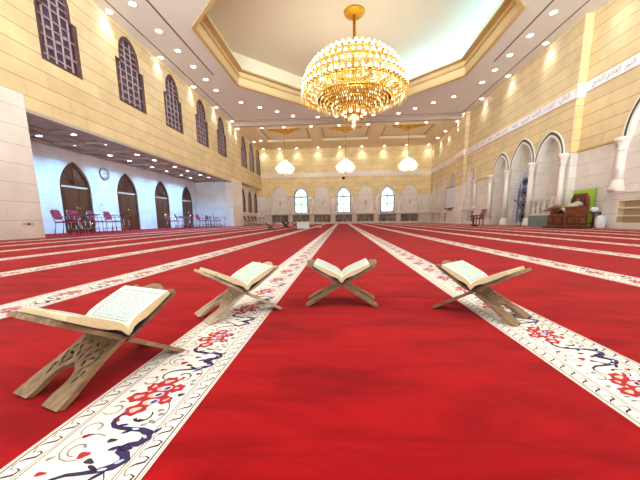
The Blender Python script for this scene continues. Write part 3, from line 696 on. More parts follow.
words_far = ['الباقي', 'الوارث', 'الرشيد', 'الصبور', 'الضار', 'النافع', 'المغني', 'المانع', 'الجامع', 'الغني', 'المقسط', 'الرؤوف'.replace('ؤ', 'و'), 'العفو', 'المنتقم', 'التواب', 'البر', 'المتعالي', 'الوالي', 'الباطن', 'الظاهر'.replace('ظ', 'ط')]
words_far = words_far[:-1]
b = MB(); b.bx(XN-.05, XN+.05, Y0, 14.2, 5.46, 5.84, 'band'); bn = struct(b.build('trim_20'), 'white band with grey inscription on the near right wall', 'band')
b = MB()
for w, y in zip(words_near, (12.1, 12.75, 13.4)): word_mesh(b, w, lambda a, z, y=y: (XN-.053, y-a, 5.65+z), .24)
b.build('inscription', bn, fix=False)
b = MB(); b.bx(XR-.05, XR+.05, 14.15, 34.5, 5.30, 5.68, 'band'); bn = struct(b.build('trim_21'), 'white band with grey inscription along the far right wall', 'band')
b = MB(); y = 14.75
for w in words_far:
    if not (24.3 < y < 26.9): word_mesh(b, w, lambda a, z, y=y: (XR-.053, y-a, 5.49+z), .25)
    y += .95
b.build('inscription', bn, fix=False)
b = MB(); b.bx(XR-.33, XR-.2, 24.97, 26.63, 5.30, 5.68, 'band'); struct(b.build('trim_22'), 'white band stretch round the projecting right wall pier', 'band')

b = MB(); b.bx(XR-.05, XN, 14.03, 14.06, 5.30, 5.84, 'band'); struct(b.build('trim_30'), 'white band stretch turning the corner beside the near right wall', 'band')
# ------------------------------------------------------------------ ceiling
CX0, CY0, AP = .42, 16.2, 6.5
def octo(a): 
    h = a*math.tan(PI/8); return [(CX0+x, CY0+y) for x, y in ((a, -h), (a, h), (h, a), (-h, a), (-a, h), (-a, -h), (-h, -a), (h, -a))]
flat = lambda z: (lambda a, b, t: (a, b, z+t))
b = MB(); b.slab(rect(-9.4, 10.35, Y0, YB), [octo(AP)], flat(ZC), 0, .3, 'taupe'); ceil = struct(b.build('ceiling'), 'taupe plaster ceiling round the octagonal recess', 'ceiling')
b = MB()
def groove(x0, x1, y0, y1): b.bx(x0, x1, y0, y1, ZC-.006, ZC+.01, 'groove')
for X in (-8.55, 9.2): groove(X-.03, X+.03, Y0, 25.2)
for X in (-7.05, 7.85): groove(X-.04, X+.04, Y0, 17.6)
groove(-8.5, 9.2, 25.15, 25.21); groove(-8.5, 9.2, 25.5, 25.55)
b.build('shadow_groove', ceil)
b = MB(); b.bx(-9.4, 10.35, YB-.3, YB, ZB-.02, ZC+.02, 'beam'); struct(b.build('ceiling_beam'), 'plain beam where the end bay ceiling steps lower', 'beam')
def octo_ring(name, a0, a1, z0, z1, k, lab, parent=None):
    o = MB(); A = octo(a0); B = octo(a1)
    vs = [(x, y, z) for z in (z0, z1) for L in (A, B) for x, y in L]; fs = []
    for i in range(8):
        j = (i+1) % 8; fs += [(i, j, 8+j, 8+i), (16+i, 24+i, 24+j, 16+j), (i, 16+i, 16+j, j), (8+i, 8+j, 24+j, 24+i)]
    o.add(vs, fs, k); r = o.build(name, parent)
    if not parent: struct(r, lab, 'cornice')
    return r
cor = octo_ring('trim_23', AP+.12, AP-.02, ZC-.05, ZC+.06, 'gold_trim', 'gilded lower edge of the octagonal ceiling recess')
octo_ring('cornice_step', AP+.1, AP-.015, ZC+.06, ZC+.42, 'cornice', '', cor)
octo_ring('cornice_step', AP+.1, AP-.12, ZC+.42, ZC+.52, 'gold_trim', '', cor)
octo_ring('cornice_step', AP+.1, AP-.02, ZC+.52, ZC+.72, 'cornice', '', cor)
octo_ring('cornice_step', AP+.4, AP-.30, ZC+.72, ZC+.80, 'gold_trim', '', cor)
b = MB(); b.slab(octo(AP+.5), [], flat(ZC+1.9), 0, .1, 'recess'); 
A = octo(AP+.36); b.add([(x, y, z) for z in (ZC+.3, ZC+1.92) for x, y in A], [(i, (i+1) % 8, 8+(i+1) % 8, 8+i) for i in range(8)], 'recess'); struct(b.build('ceiling_recess'), 'pale ceiling inside the octagonal recess', 'ceiling')
# cove light hidden on the right ledge of the recess
t = thing('cove_light', 'cool blue-white cove light along the right ledge of the octagonal recess', 'lamp')
oc = octo(AP+.16)
for i in (0, 1):
    (x0, y0), (x1, y1) = oc[i], oc[i+1]
    MB().tube([(x0, y0, ZC+.86), (x1, y1, ZC+.86)], .05, 'cove', 8).build('light_tube', t)
# end bay with three coffers
COF = [(-5.1, 2.3), (.35, 2.3), (5.83, 2.3)]
cr = [rect(c-2.25, c+2.25, 26.9, 31.2) for c, _ in COF]
b = MB(); b.slab(rect(-9.4, 10.35, YB-.05, YF+.3), cr, flat(ZB), 0, .22, 'cream'); bay = struct(b.build('ceiling_bay'), 'cream ceiling of the end bay with three coffers', 'ceiling')
b = MB(); b.bx(-9.4, 10.35, YB-.05, YF+.3, ZB+.22, ZB+.3, 'cream'); b.build('coffer_top', bay)
cn = ['left', 'middle', 'right']
for q, (c, _) in enumerate(COF):
    o = MB(); o.slab(rect(c-2.33, c+2.33, 26.82, 31.28), [rect(c-2.23, c+2.23, 26.92, 31.18)], flat(ZB-.03), 0, .06, 'cream'); tr = struct(o.build('trim_%d' % (24+q)), 'taupe frame round the %s coffer of the end bay' % cn[q], 'trim')
    o = MB(); o.slab(rect(c-2.05, c+2.05, 27.1, 31.0), [rect(c-1.97, c+1.97, 27.18, 30.92)], flat(ZB+.16), 0, .06, 'beam'); o.build('inner_frame', tr)

# downlights
def downlight_proto(name, cool, r):
    t = thing(name, '', 'downlight')
    MB().lathe([(r*1.25, 0), (r*1.28, -.012), (r*1.05, -.02), (r, -.012), (r, .0)], 'rim', 20).build('rim', t)
    MB().lathe([(0, -.016), (r*.7, -.014), (r, -.008)], 'lens_cool' if cool else 'lens', 20).build('lens', t)
    l = bpy.data.lights.new(name+'_beam', 'SPOT'); l.spot_size = math.radians(140 if cool else 102); l.spot_blend = 1.0; l.shadow_soft_size = .09
    l.energy = 330 if cool else 120; l.color = (.22, .58, 1) if cool else (.84, .94, 1)
    o = bpy.data.objects.new('beam', l); COL.objects.link(o); o.parent = t; o.location = (0, 0, -.05)
    return t
first = {}
def downlight(loc, label, group, cool=False, r=.12):
    k = (cool, r)
    if k not in first:
        t = downlight_proto('downlight', cool, r); t.location = loc; t['label'] = label; t['group'] = group; first[k] = t
    else: t = dup(first[k], loc, None, label, group)
    return t
ordw = ['first', 'second', 'third', 'fourth', 'fifth', 'sixth', 'seventh', 'eighth', 'ninth', 'tenth', 'eleventh', 'twelfth']
for i, y in enumerate((12.3, 15.6, 18.9, 22.2, 25.3)): downlight((-8.85, y, ZC), 'round ceiling downlight close to the left wall, %s above the lattice windows' % ordw[i], 'downlights beside the left wall')
for i, y in enumerate((12.8, 16.1, 19.3, 22.55, 25.5)): downlight((9.45, y, ZC), 'round ceiling downlight close to the right wall, %s above the big arches' % ordw[i], 'downlights beside the right wall')
for i, y in enumerate((12.0, 13.6, 15.1, 16.6, 18.05, 19.5)): downlight((-7.7, y, ZC), 'ceiling downlight along the left side of the octagonal recess, %s along' % ordw[i], 'downlights left of the recess')
for i, y in enumerate((12.3, 13.9, 15.4, 17.0, 18.5, 20.0)): downlight((8.33, y, ZC), 'ceiling downlight along the right side of the octagonal recess, %s along' % ordw[i], 'downlights right of the recess')
for i, (x, y) in enumerate(((-6.82, 21.5), (-5.8, 22.55), (-4.75, 23.5), (-3.75, 24.55), (-1.86, 25.0), (-.4, 25.0), (2.45, 25.0), (4.33, 24.85), (5.36, 23.9), (6.37, 22.92), (7.42, 22.0))):
    downlight((x, y, ZC), 'ceiling downlight beyond the octagonal recess, %s from the left end' % ordw[i], 'downlights beyond the recess')
for i, x in enumerate((-8.85, -6.75, -4.85, -2.55, -.2, 2.18, 4.55, 6.9, 9.35)): downlight((x, 26.6, ZB), 'downlight along the near edge of the end bay, %s from the left' % ordw[i], 'downlights at the near edge of the end bay')
for i, x in enumerate((-8.6, -6.8, -4.9, -2.55, -.17, 2.2, 4.57, 6.9, 9.2)): downlight((x, 34.15, ZB), 'downlight close above the end wall, %s from the left' % ordw[i], 'downlights above the end wall')
for i, (x, y) in enumerate(((-8.7, 31.0), (-7.9, 30.6), (9.35, 29.4), (9.35, 31.6))): downlight((x, y, ZB), 'bay downlight by a side wall, %s' % ['nearest the far left lattices', 'left of the left coffer', 'right of the right coffer', 'nearest the far right corner'][i], 'downlights at the bay sides')
for i, y in enumerate((11.0, 12.45, 14.48, 15.85, 17.8, 19.28, 21.05, 22.4)):
    downlight((-11.2, y, 3.655), 'cool white alcove downlight by the doors, %s from the near end' % ordw[i], 'alcove downlights by the doors', True, .10)
    downlight((-9.82, y, 3.655), 'cool white alcove downlight by the open side, %s from the near end' % ordw[i], 'alcove downlights by the open side', True, .10)

# ------------------------------------------------------------------ chandeliers
def drop(mb, x, y, z, l, k): mb.lathe([(0, 0), (.018, -.02), (.028, -l*.6), (0, -l)], k, 6, c=(x, y, z))
big = thing('grand_chandelier', 'huge gold crystal chandelier hanging under the octagonal recess', 'chandelier', (.62, 16.3, 6.42))
ZR = 0.0
b = MB(); b.tube([(2.15*math.cos(a*PI/36), 2.15*math.sin(a*PI/36), ZR) for a in range(72)], .055, 'brass', 8, True); b.build('lower_ring', big)
b = MB(); b.tube([(2.85*math.cos(a*PI/36), 2.85*math.sin(a*PI/36), ZR+.30) for a in range(72)], .05, 'brass', 8, True); b.build('outer_ring', big)
b = MB(); b.tube([(2.65*math.cos(a*PI/36), 2.65*math.sin(a*PI/36), ZR+1.1) for a in range(72)], .05, 'brass', 8, True); b.build('upper_ring', big)
# shallow crystal bowl with ribs
b = MB(); b.lathe([(2.12, ZR-.02), (1.7, ZR-.18), (1.2, ZR-.38), (.7, ZR-.62), (.35, ZR-.9)], 'crystal_gold', 48); b.build('crystal_bowl', big)
b = MB()
for j in range(16):
    a = j*PI/8; b.tube([(r*math.cos(a), r*math.sin(a), z) for r, z in ((2.14, ZR-.03), (1.7, ZR-.20), (1.2, ZR-.40), (.7, ZR-.64), (.3, ZR-.92))], .025, 'brass', 6)
for r, z in ((1.45, ZR-.29), (.8, ZR-.58)): b.tube([(r*math.cos(a*PI/24), r*math.sin(a*PI/24), z) for a in range(48)], .022, 'brass', 6, True)
b.build('bowl_ribs', big)
b = MB(); b.lathe([(.32, ZR-.88), (.22, ZR-1.0), (.30, ZR-1.1), (.14, ZR-1.25), (.09, ZR-1.4), (.16, ZR-1.5), (.12, ZR-1.6), (0, ZR-1.72)], 'crystal_clear', 20); b.build('bottom_finial', big)
b = MB(); b.lathe([(.16, ZR-.8), (.12, ZR), (.2, ZR+.6), (.1, ZR+1.2), (.08, (ZC+1.9-6.42)/.86)], 'brass', 16); b.build('stem', big)
b = MB(); b.lathe([(.0, (ZC+1.76-6.42)/.86), (.5, (ZC+1.78-6.42)/.86), (.6, (ZC+1.9-6.42)/.86)], 'gold', 24); b.build('ceiling_rose', big)
b = MB()
for j in range(24):
    a = 2*PI*j/24; ca, sa = math.cos(a), math.sin(a)
    b.tube([(r*ca, r*sa, z) for r, z in ((.15, ZR+.2), (1.0, ZR+.05), (2.0, ZR+.02), (2.8, ZR+.28))], .03, 'brass', 6)
    b.tube([(r*ca, r*sa, z) for r, z in ((.15, ZR+.8), (1.4, ZR+.72), (2.65, ZR+1.1))], .03, 'brass', 6)
b.build('radial_arms', big)
b = MB()
for r, z in ((1.9, ZR+1.85), (2.36, ZR+1.48)):
    b.tube([(r*math.cos(a*PI/36), r*math.sin(a*PI/36), z) for a in range(72)], .04, 'brass', 8, True)
for j in range(18):
    a = 2*PI*j/18; b.tube([(r*math.cos(a), r*math.sin(a), z) for r, z in ((.12, ZR+1.5), (1.0, ZR+1.55), (1.9, ZR+1.85), (2.36, ZR+1.48), (2.65, ZR+1.1))], .028, 'brass', 6)
b.build('crown_cage', big)
lamp = None; lamps = []
tiers = [(2.98, ZR+.30, 56), (2.92, ZR+.72, 54), (2.72, ZR+1.16, 50), (2.40, ZR+1.58, 44), (1.95, ZR+1.95, 36)]
for r, z, n in tiers:
    for j in range(n): a = 2*PI*(j+.5*(tiers.index((r, z, n)) % 2))/n; lamps.append((r*math.cos(a), r*math.sin(a), z))
# bowl lamps
for j in range(10): a = 2*PI*j/10; lamps.append((.62*math.cos(a), .62*math.sin(a), ZR-.98))
def bulb_geo(mb, x, y, z): mb.lathe([(.045, .03), (.075, .09), (.085, .15), (.06, .21), (.0, .25)], 'bulb', 10, c=(x, y, z))
def lamp_geo(mb, x, y, z):
    mb.lathe([(.0, -.05), (.05, -.04), (.09, .02), (.10, .03), (.03, .02)], 'brass', 10, c=(x, y, z))
    mb.lathe([(0, -.05), (.03, -.10), (.0, -.24)], 'crystal', 6, c=(x, y, z))
lamps.sort(key=lambda p: p[1]-(100 if p[2] < ZR else 0))
for i, p in enumerate(lamps[:100]):
    if lamp is None: b = MB(); lamp_geo(b, 0, 0, 0); lamp = b.build('candle_lamp', big, loc=p); b = MB(); bulb_geo(b, 0, 0, 0); bulb = b.build('bulb', lamp)
    else: o = lamp.copy(); COL.objects.link(o); o.parent = big; o.location = p; q = bulb.copy(); COL.objects.link(q); q.parent = o
b = MB()
for p in lamps[100:]: lamp_geo(b, *p); bulb_geo(b, *p)
b.build('candle_lamp_mass', big, kind='stuff')
b = MB()
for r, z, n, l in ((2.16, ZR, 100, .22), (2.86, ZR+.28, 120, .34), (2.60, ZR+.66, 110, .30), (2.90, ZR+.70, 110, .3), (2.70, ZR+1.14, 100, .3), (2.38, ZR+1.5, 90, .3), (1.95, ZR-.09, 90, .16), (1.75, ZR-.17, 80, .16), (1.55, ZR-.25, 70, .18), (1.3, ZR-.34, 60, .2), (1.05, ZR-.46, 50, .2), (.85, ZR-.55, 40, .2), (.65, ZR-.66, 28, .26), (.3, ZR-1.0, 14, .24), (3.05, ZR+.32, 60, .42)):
    for j in range(n): a = 2*PI*j/n; drop(b, r*math.cos(a), r*math.sin(a), z, l*random.uniform(.8, 1.15), random.choice(('crystal', 'crystal', 'crystal_gold', 'crystal_glow')))
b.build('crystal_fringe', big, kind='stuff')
big.scale = (.86, .86, .86)
def point(name, parent, loc, e, col, r=.5):
    l = bpy.data.lights.new(name, 'POINT'); l.energy = e; l.color = col; l.shadow_soft_size = r
    o = bpy.data.objects.new(name, l); COL.objects.link(o); o.parent = parent; o.location = loc
for a in range(4): point('glow', big, (1.6*math.cos(a*PI/2+.6), 1.6*math.sin(a*PI/2+.6), ZR+.5), 60, (1, .92, .78), .4)

def small_chandelier(label, loc):
    t = thing('crystal_chandelier', label, 'chandelier', loc, 0, 'three crystal chandeliers of the end bay')
    b = MB()
    for j in range(22):
        z = -.25-j*.12; b.tube([((.035*math.cos(a*PI/4) if j % 2 else 0), (0 if j % 2 else .035*math.cos(a*PI/4)), z+.075*math.sin(a*PI/4)) for a in range(8)], .012, 'brass', 5, True)
    b.tube([(0, 0, -.05), (0, 0, -2.9)], .012, 'brass', 6); b.build('chain', t)
    MB().lathe([(.2, -.02), (.12, -.12), (.03, -.2)], 'gold', 16).build('canopy', t)
    MB().lathe([(.03, -1.9), (.26, -2.0), (.42, -2.15), (.28, -2.32), (.06, -2.4), (.06, -2.6), (.1, -3.2), (.25, -3.45), (.12, -3.6), (0, -3.75)], 'crystal_clear', 18).build('stem', t)
    for r, z, n in ((.92, -3.12, 18), (.72, -2.86, 14), (.46, -2.62, 9)):
        MB().tube([(r*math.cos(a*PI/18), r*math.sin(a*PI/18), z-.03) for a in range(36)], .018, 'brass', 6, True).build('ring', t)
        for j in range(n):
            a = 2*PI*j/n; o = MB(); o.lathe([(.02, -.04), (.09, .02), (.13, .12), (.13, .2), (.07, .27), (0, .3)], 'bulb_pale', 10)
            o.build('glass_lamp', t, loc=(r*math.cos(a), r*math.sin(a), z))
    b = MB()
    for r, z, n in ((.95, -3.15, 30), (.7, -3.25, 24), (.45, -3.4, 16), (.3, -2.2, 12)):
        for j in range(n): a = 2*PI*j/n; drop(b, r*math.cos(a), r*math.sin(a), z, .26, 'crystal_clear')
    b.build('crystal_fringe', t, kind='stuff')
    for ch in COL.objects:
        if ch.parent == t and not ch.name.startswith(('chain', 'canopy')): ch.location.z -= 1.0
    point('glow', t, (0, 0, -3.95), 130, (1, .88, .62), .7)
    return t
sc = small_chandelier('crystal chandelier hanging before the end wall, left of the three', (-5.1, 28.0, ZB+.2))
sc.scale = (.8, .8, .8)
sc.location.z = ZB+.2-.15
dup(sc, (.35, 28.0, ZB+.05), None, 'crystal chandelier hanging before the end wall, middle of the three')
dup(sc, (5.83, 28.0, ZB+.05), None, 'crystal chandelier hanging before the end wall, right of the three')
def medallion(label, loc):
    t = thing('ceiling_medallion', label, 'medallion', loc, 0, 'gilded medallions above the chandeliers')
    MB().lathe([(0, -.14), (.35, -.12), (.46, -.06), (.5, 0)], 'gold', 24).build('rosette', t)
    for j in range(8):
        a = j*PI/4; L = 1.45 if j % 2 == 0 else .95; o = MB()
        pts = [(0.35, 0), (.55, .24), (.75, .14), (.9, .34), (L*.85, .22), (L, 0), (L*.85, -.22), (.9, -.34), (.75, -.14), (.55, -.24)]
        o.slab([(x*math.cos(a)-y*math.sin(a), x*math.sin(a)+y*math.cos(a)) for x, y in pts], [], flat(-.09), 0, .09, 'gold'); o.build('leaf_spray', t)
    return t
md = medallion('gilded leaf medallion above the left crystal chandelier', (-5.1, 28.0, ZB+.22))
dup(md, (.35, 28.0, ZB+.22), None, 'gilded leaf medallion above the middle crystal chandelier')
dup(md, (5.83, 28.0, ZB+.22), None, 'gilded leaf medallion above the right crystal chandelier')
# black camera under the band
t = thing('security_camera', 'small black camera fixed under the white band above the middle window', 'camera', (.22, YF, 5.0))
MB().box((0, -.03, .08), (.16, .06, .1), 'black').build('bracket', t); MB().lathe([(.16, .06), (.17, 0), (.14, -.1), (.07, -.17), (0, -.2)], 'black', 16, c=(0, -.2, 0)).build('dome', t)

# ------------------------------------------------------------------ book stands and open books
AL = math.radians(31.6); CA, SA = math.cos(AL), math.sin(AL); PZ = .113; UH = .2144; TH = .013
def plank(which, k):
    z0 = UH-.013; z1 = UH+.013
    w = .08 if which == 0 else .053
    R_ = [(0, .1), (.012, .101), (.05, .098), (.10, .088), (.15, .081), (z0, .08), (z0, w), (z1, w), (z1, .088), (.245, .1), (.30, .101), (.402, .1), (.414, .096), (.412, .078), (.404, .062), (.409, .046), (.420, .034), (.427, .018), (.4295, 0)]
    L_ = [(u, -v) for u, v in R_[-2::-1]]
    slot = [(0, -.036), (.03, -.034), (.055, -.038), (.078, -.036), (.092, -.029), (.099, -.024), (.104, -.012), (.114, 0), (.104, .012), (.099, .024), (.092, .029), (.078, .036), (.055, .038), (.03, .034), (0, .036)]
    outer = R_+L_+slot
    holes = [rect(z0-.0005, z1+.0005, -.053, -.027), rect(z0-.0005, z1+.0005, .027, .053)] if which == 0 else [rect(z0-.0005, z1+.0005, -.027, .027)]
    def leaf(u, v, a, l=.011, w=.0045):
        return [(u+l*math.cos(t)*math.cos(a)-w*math.sin(t)*(1+.5*math.cos(t))*math.sin(a), v+l*math.cos(t)*math.sin(a)+w*math.sin(t)*(1+.5*math.cos(t))*math.cos(a)) for t in [i*PI/5 for i in range(10)]]
    for s in (-1, 1):
        for u, v, a in ((.074, .060, .25), (.094, .066, -.3), (.101, .0465, .0), (.116, .058, .5), (.118, .034, -.5), (.134, .066, .1), (.136, .046, 1.2), (.140, .022, .3), (.156, .060, -.4), (.160, .036, .6), (.180, .052, .2), (.176, .018, -.7)):
            holes.append(leaf(u, s*v, s*a))
    holes.append(leaf(.132, 0, 0)); holes.append(leaf(.160, 0, 0))
    sx = 1 if which == 0 else -1
    def fn(u, v, t):
        u = max(u, UH-(PZ+t*CA-.001)/SA)
        return (sx*(-UH*CA+u*CA-t*SA), v, PZ+(u-UH)*SA+t*CA)
    o = MB(); o.slab(outer, holes, fn, -TH/2, TH/2, k)
    return o
PROF = [(.0128, .0200), (.018, .028), (.028, .0340), (.045, .0375), (.07, .0370), (.10, .034), (.14, .0290), (.175, .0235)]
def at_prof(s):
    for (a, t), (c, d) in zip(PROF, PROF[1:]):
        if a <= s <= c: return t+(d-t)*(s-a)/(c-a)
    return PROF[-1][1]
def book_half(sx, seed):
    rnd = random.Random(seed); o = MB(); yA, yB = -.103, .107
    P = lambda s, y, t: (sx*(s*CA-t*SA), y, PZ+s*SA+t*CA)
    low = [(.0062, .0098), (.018, .0125), (.032, .0185), (.05, .0175), (.075, .0115), (.11, .0098), (.175, .0098)]
    prof = PROF+low[::-1]; n = len(prof)
    vs = [P(s, yA, t) for s, t in prof]+[P(s, yB, t) for s, t in prof]
    np_ = len(PROF)
    o.add(vs, [(i, i+1, n+i+1, n+i) for i in range(np_-1)], 'paper')
    o.add(vs, [(i, (i+1) % n, n+(i+1) % n, n+i) for i in range(np_-1, n)], 'edge')
    tri = tessellate_polygon([[Vector((s, t, 0)) for s, t in prof]])
    o.add(vs, [tuple(t) for t in tri]+[tuple(n+i for i in t) for t in tri], 'edge')
    def strip(s0, s1, y0, y1, k, h):
        ss = [s0]+[s for s, _ in PROF if s0 < s < s1]+[s1]
        v = []
        for s in ss: t = at_prof(s)+h; v += [P(s, y0, t), P(s, y1, t)]
        o.add(v, [(2*i, 2*i+1, 2*i+3, 2*i+2) for i in range(len(ss)-1)], k)
    a0, a1, b0, b1 = .032, .157, -.085, .080
    strip(a0, a1, b0, b1, 'mint', .0003)
    for f in ((a0, a1, b0, b0+.0025), (a0, a1, b1-.005, b1), (a0, a0+.0022, b0, b1), (a1-.0035, a1, b0, b1)): strip(*f, 'frame', .0005)
    strip(.079, .099, .088, .093, 'frame', .0005)
    rows = 13
    for r in range(rows):
        y = b1-.013-(b1-b0-.022)*r/(rows-1)*.97; s = a0+.006
        while s < a1-.010:
            l = rnd.uniform(.004, .012); e = min(s+l, a1-.006); y0 = y+rnd.uniform(-.0006, .0006)
            strip(s, e, y0-.0010, y0+.0010, 'text', .0006)
            for q in range(rnd.randint(1, 3)):
                ss = rnd.uniform(s, e-.001); strip(ss, ss+.0010, y0, y0+rnd.choice([.0032, .0026, -.0026]), 'text', .0006)
            s = e+rnd.uniform(.0012, .0028)
    return o
def cover():
    o = MB()
    for sx in (-1, 1):
        P = lambda s, y, t: (sx*(s*CA-t*SA), y, PZ+s*SA+t*CA)
        vs = [P(s, y, t) for s in (.0048, .180) for y in (-.107, .111) for t in (.0067, .0090)]
        o.add(vs, [(0, 1, 3, 2), (4, 6, 7, 5), (0, 4, 5, 1), (2, 3, 7, 6), (0, 2, 6, 4), (1, 5, 7, 3)], 'cover')
    o.add([(x, y, z) for z, h in ((PZ+.0085, .003), (PZ+.0108, .0015)) for x, y in ((-h, -.107), (h, -.107), (h, .111), (-h, .111))], [(0, 1, 2, 3), (4, 5, 6, 7), (0, 1, 5, 4), (1, 2, 6, 5), (2, 3, 7, 6), (3, 0, 4, 7)], 'cover')
    return o
STANDS = [((-.693, .799, 0), math.radians(70), 'rwood', 'nearest the camera, beside the left carpet stripe'),
          ((-.498, 1.385, 0), math.radians(43), 'rwood_lit', 'standing on the left carpet stripe'),
          ((0, 1.585, 0), 0, 'rwood', 'alone on plain red carpet, facing the camera'),
          ((.646, 1.42, 0), math.radians(-45.6), 'rwood', 'standing on the right carpet stripe')]
proto_s = proto_b = None
for loc, rz, k, lab in STANDS:
    t = thing('book_stand', 'folding carved wooden book stand %s' % lab, 'book stand', loc, rz, 'wooden book stands in the front row')
    plank(0, k).build('carved_board', t); plank(1, k).build('carved_board', t)
    bk = thing('open_book', 'open cream-paged book on the stand %s' % lab, 'book', loc, rz, 'open books in the front row')
    cover().build('cover', bk)
    for sx in (-1, 1): book_half(sx, int(loc[0]*1000)+sx).build('page_block', bk)

# ------------------------------------------------------------------ chairs of the alcove
def tablet_chair(vin='maroon'):
    t = thing('tablet_chair', '', 'chair')
    MB().add([(-.22, -.02, .44), (.22, -.02, .44), (.22, .42, .46), (-.22, .42, .46), (-.22, -.02, .49), (.22, -.02, .49), (.22, .42, .51), (-.22, .42, .51)], [(3, 2, 1, 0), (4, 5, 6, 7), (0, 1, 5, 4), (1, 2, 6, 5), (2, 3, 7, 6), (3, 0, 4, 7)], vin).build('seat', t)
    b = MB(); pr = [(-.16, .56), (-.21, .66), (-.21, .84), (-.15, .93), (.15, .93), (.21, .84), (.21, .66), (.16, .56)]
    b.slab(pr, [], lambda a, z, q: (a, -.04-(z-.5)*.28+q, z), 0, .05, vin); b.build('backrest', t)
    for s in (-1, 1):
        MB().tube([(s*.22, .40, 0), (s*.22, .38, .46)], .014, 'chrome').build('leg', t)
        MB().tube([(s*.22, -.10, 0), (s*.22, -.02, .46)], .014, 'chrome').build('leg', t)
        MB().tube([(s*.23, -.02, .46), (s*.235, -.08, .64), (s*.235, -.15, .90)], .013, 'chrome').build('back_post', t)
        MB().tube([(s*.235, -.08, .66), (s*.25, .14, .68), (s*.24, .36, .66), (s*.22, .39, .46)], .013, 'chrome').build('armrest', t)
    MB().tube([(-.22, .40, .20), (.22, .40, .20)], .011, 'chrome').build('stretcher', t)
    b = MB(); b.slab([(-.25, .50), (.25, .50), (.27, .55), (.27, .80), (.22, .86), (-.22, .86), (-.27, .80), (-.27, .55)], [], lambda a, y, q: (a, y, .70+(y-.5)*.12+q), 0, .022, 'tablet'); tb = b.build('writing_tablet', t)
    for s in (-1, 1): MB().tube([(s*.20, .74, 0), (s*.20, .72, .70)], .012, 'chrome').build('tablet_leg', tb)
    MB().tube([(-.22, .40, .20), (-.20, .74, .20)], .010, 'chrome').build('link_bar', t)
    MB().tube([(.22, .40, .20), (.20, .74, .20)], .010, 'chrome').build('link_bar', t)
    return t
import_chairs = [  # x, y, rotz, label
 (-10.5, 10.65, -1.35, 'maroon tablet chair at the near end, against the blank alcove wall'),
 (-10.5, 11.35, -1.55, 'maroon tablet chair before the near leaf of the first alcove door'),
 (-10.5, 12.2, -1.2, 'maroon tablet chair before the far leaf of the first alcove door'),
 (-10.5, 13.1, -1.45, 'maroon tablet chair below the wall clock'),
 (-10.15, 17.3, -1.4, 'maroon tablet chair by the third alcove door, nearest of the second cluster'),
 (-10.6, 19.0, -1.2, 'maroon tablet chair second along in the second cluster'),
 (-10.2, 19.9, 1.5, 'maroon tablet chair turned back to face the cluster by the fourth door'),
 (-10.1, 20.9, -1.5, 'dark maroon tablet chair beyond the fourth alcove door'),
 (-10.6, 22.2, -1.1, 'maroon tablet chair before the alcove end wall, nearer one'),
 (-9.9, 23.2, -1.2, 'maroon tablet chair with raised tablet before the alcove end wall'),
 (-10.9, 24.2, -1.5, 'maroon tablet chair tight against the alcove end wall'),
 (-9.2, 28.7, 0, 'dark tablet chair under the far left lattices, nearest of four'),
 (-9.2, 29.9, 0, 'dark tablet chair under the far left lattices, second of four'),
 (-9.2, 31.1, 0, 'dark tablet chair under the far left lattices, third of four'),
 (-9.2, 32.3, 0, 'dark tablet chair under the far left lattices, farthest of four')]
ch0 = tablet_chair('maroon'); chd = None
for i, (x, y, rz, lab) in enumerate(import_chairs):
    g = 'tablet chairs along the left side'
    if i == 0: o = ch0; o.location = (x, y, 0); o.rotation_euler[2] = rz; o['label'] = lab; o['group'] = g
    elif i == 11: chd = tablet_chair('maroon_dark'); o = chd; o.location = (x, y, 0); o.rotation_euler[2] = -PI/2; o['label'] = lab; o['group'] = g
    elif i > 11: dup(chd, (x, y, 0), -PI/2, lab, g)
    else: dup(ch0, (x, y, 0), rz, lab, g)

# ------------------------------------------------------------------ things mid floor
def small_rehal(loc, rz, lab, mtl='black'):
    t = thing('low_book_stand', lab, 'book stand', loc, rz, 'dark low stands on the far carpet'); t.scale = (.72, .9, .95)
    for sx in (-1, 1):
        o = MB()
        def fn(u, v, q, sx=sx): return (sx*(-.25+u*.80), v+(.012 if sx > 0 else -.012)*0, .012+u*.52+q)
        outer = [(0, .17), (.28, .15), (.62, .18), (.64, .06), (.66, 0), (.64, -.06), (.62, -.18), (.28, -.15), (0, -.17), (0, -.07), (.18, -.04), (.18, .04), (0, .07)]
        if sx > 0: hol = [rect(.29, .34, -.13, -.05), rect(.29, .34, .05, .13)]
        else: hol = [rect(.29, .34, -.04, .04)]
        o.slab(outer, hol, fn, 0, .02, 'carved_dark'); o.build('folding_board', t)
    return t
small_rehal((-2.95, 12.4, 0), .5, 'dark wooden low stand on the far carpet, nearest and left of the white box')
small_rehal((-3.0, 16.2, 0), .7, 'dark wooden low stand on the far carpet, second from the left')
small_rehal((-2.75, 17.6, 0), .4, 'dark wooden low stand on the far carpet, third from the left')
small_rehal((-2.55, 19.2, 0), .6, 'dark wooden low stand on the far carpet, closest to the white box')
t = thing('cloth_covered_box', 'low white cloth-covered box standing on the far red carpet', 'box', (-2.05, 16.2, 0))
b = MB(); b.box((0, 0, .17), (.62, .5, .34), 'white_cloth'); b.build('cloth_cover', t)
MB().box((0, 0, .35), (.66, .54, .02), 'white_cloth').build('lid', t)
t = thing('folded_paper', 'small white folded sheet lying on the carpet past the white box', 'paper', (-1.35, 18.0, 0), .4)
MB().add([(-.15, -.12, .006), (.15, -.12, .006), (.15, .12, .006), (-.15, .12, .006), (-.15, -.12, .012), (.15, -.12, .05), (.15, .12, .05), (-.15, .12, .012)], [(0, 1, 2, 3), (4, 5, 6, 7), (0, 1, 5, 4), (2, 3, 7, 6), (0, 3, 7, 4)], 'white_cloth').build('sheet', t)
t = thing('prayer_beads_case', 'tiny dark case on the carpet in front of the red armchair', 'case', (7.2, 17.0, 0), .4)
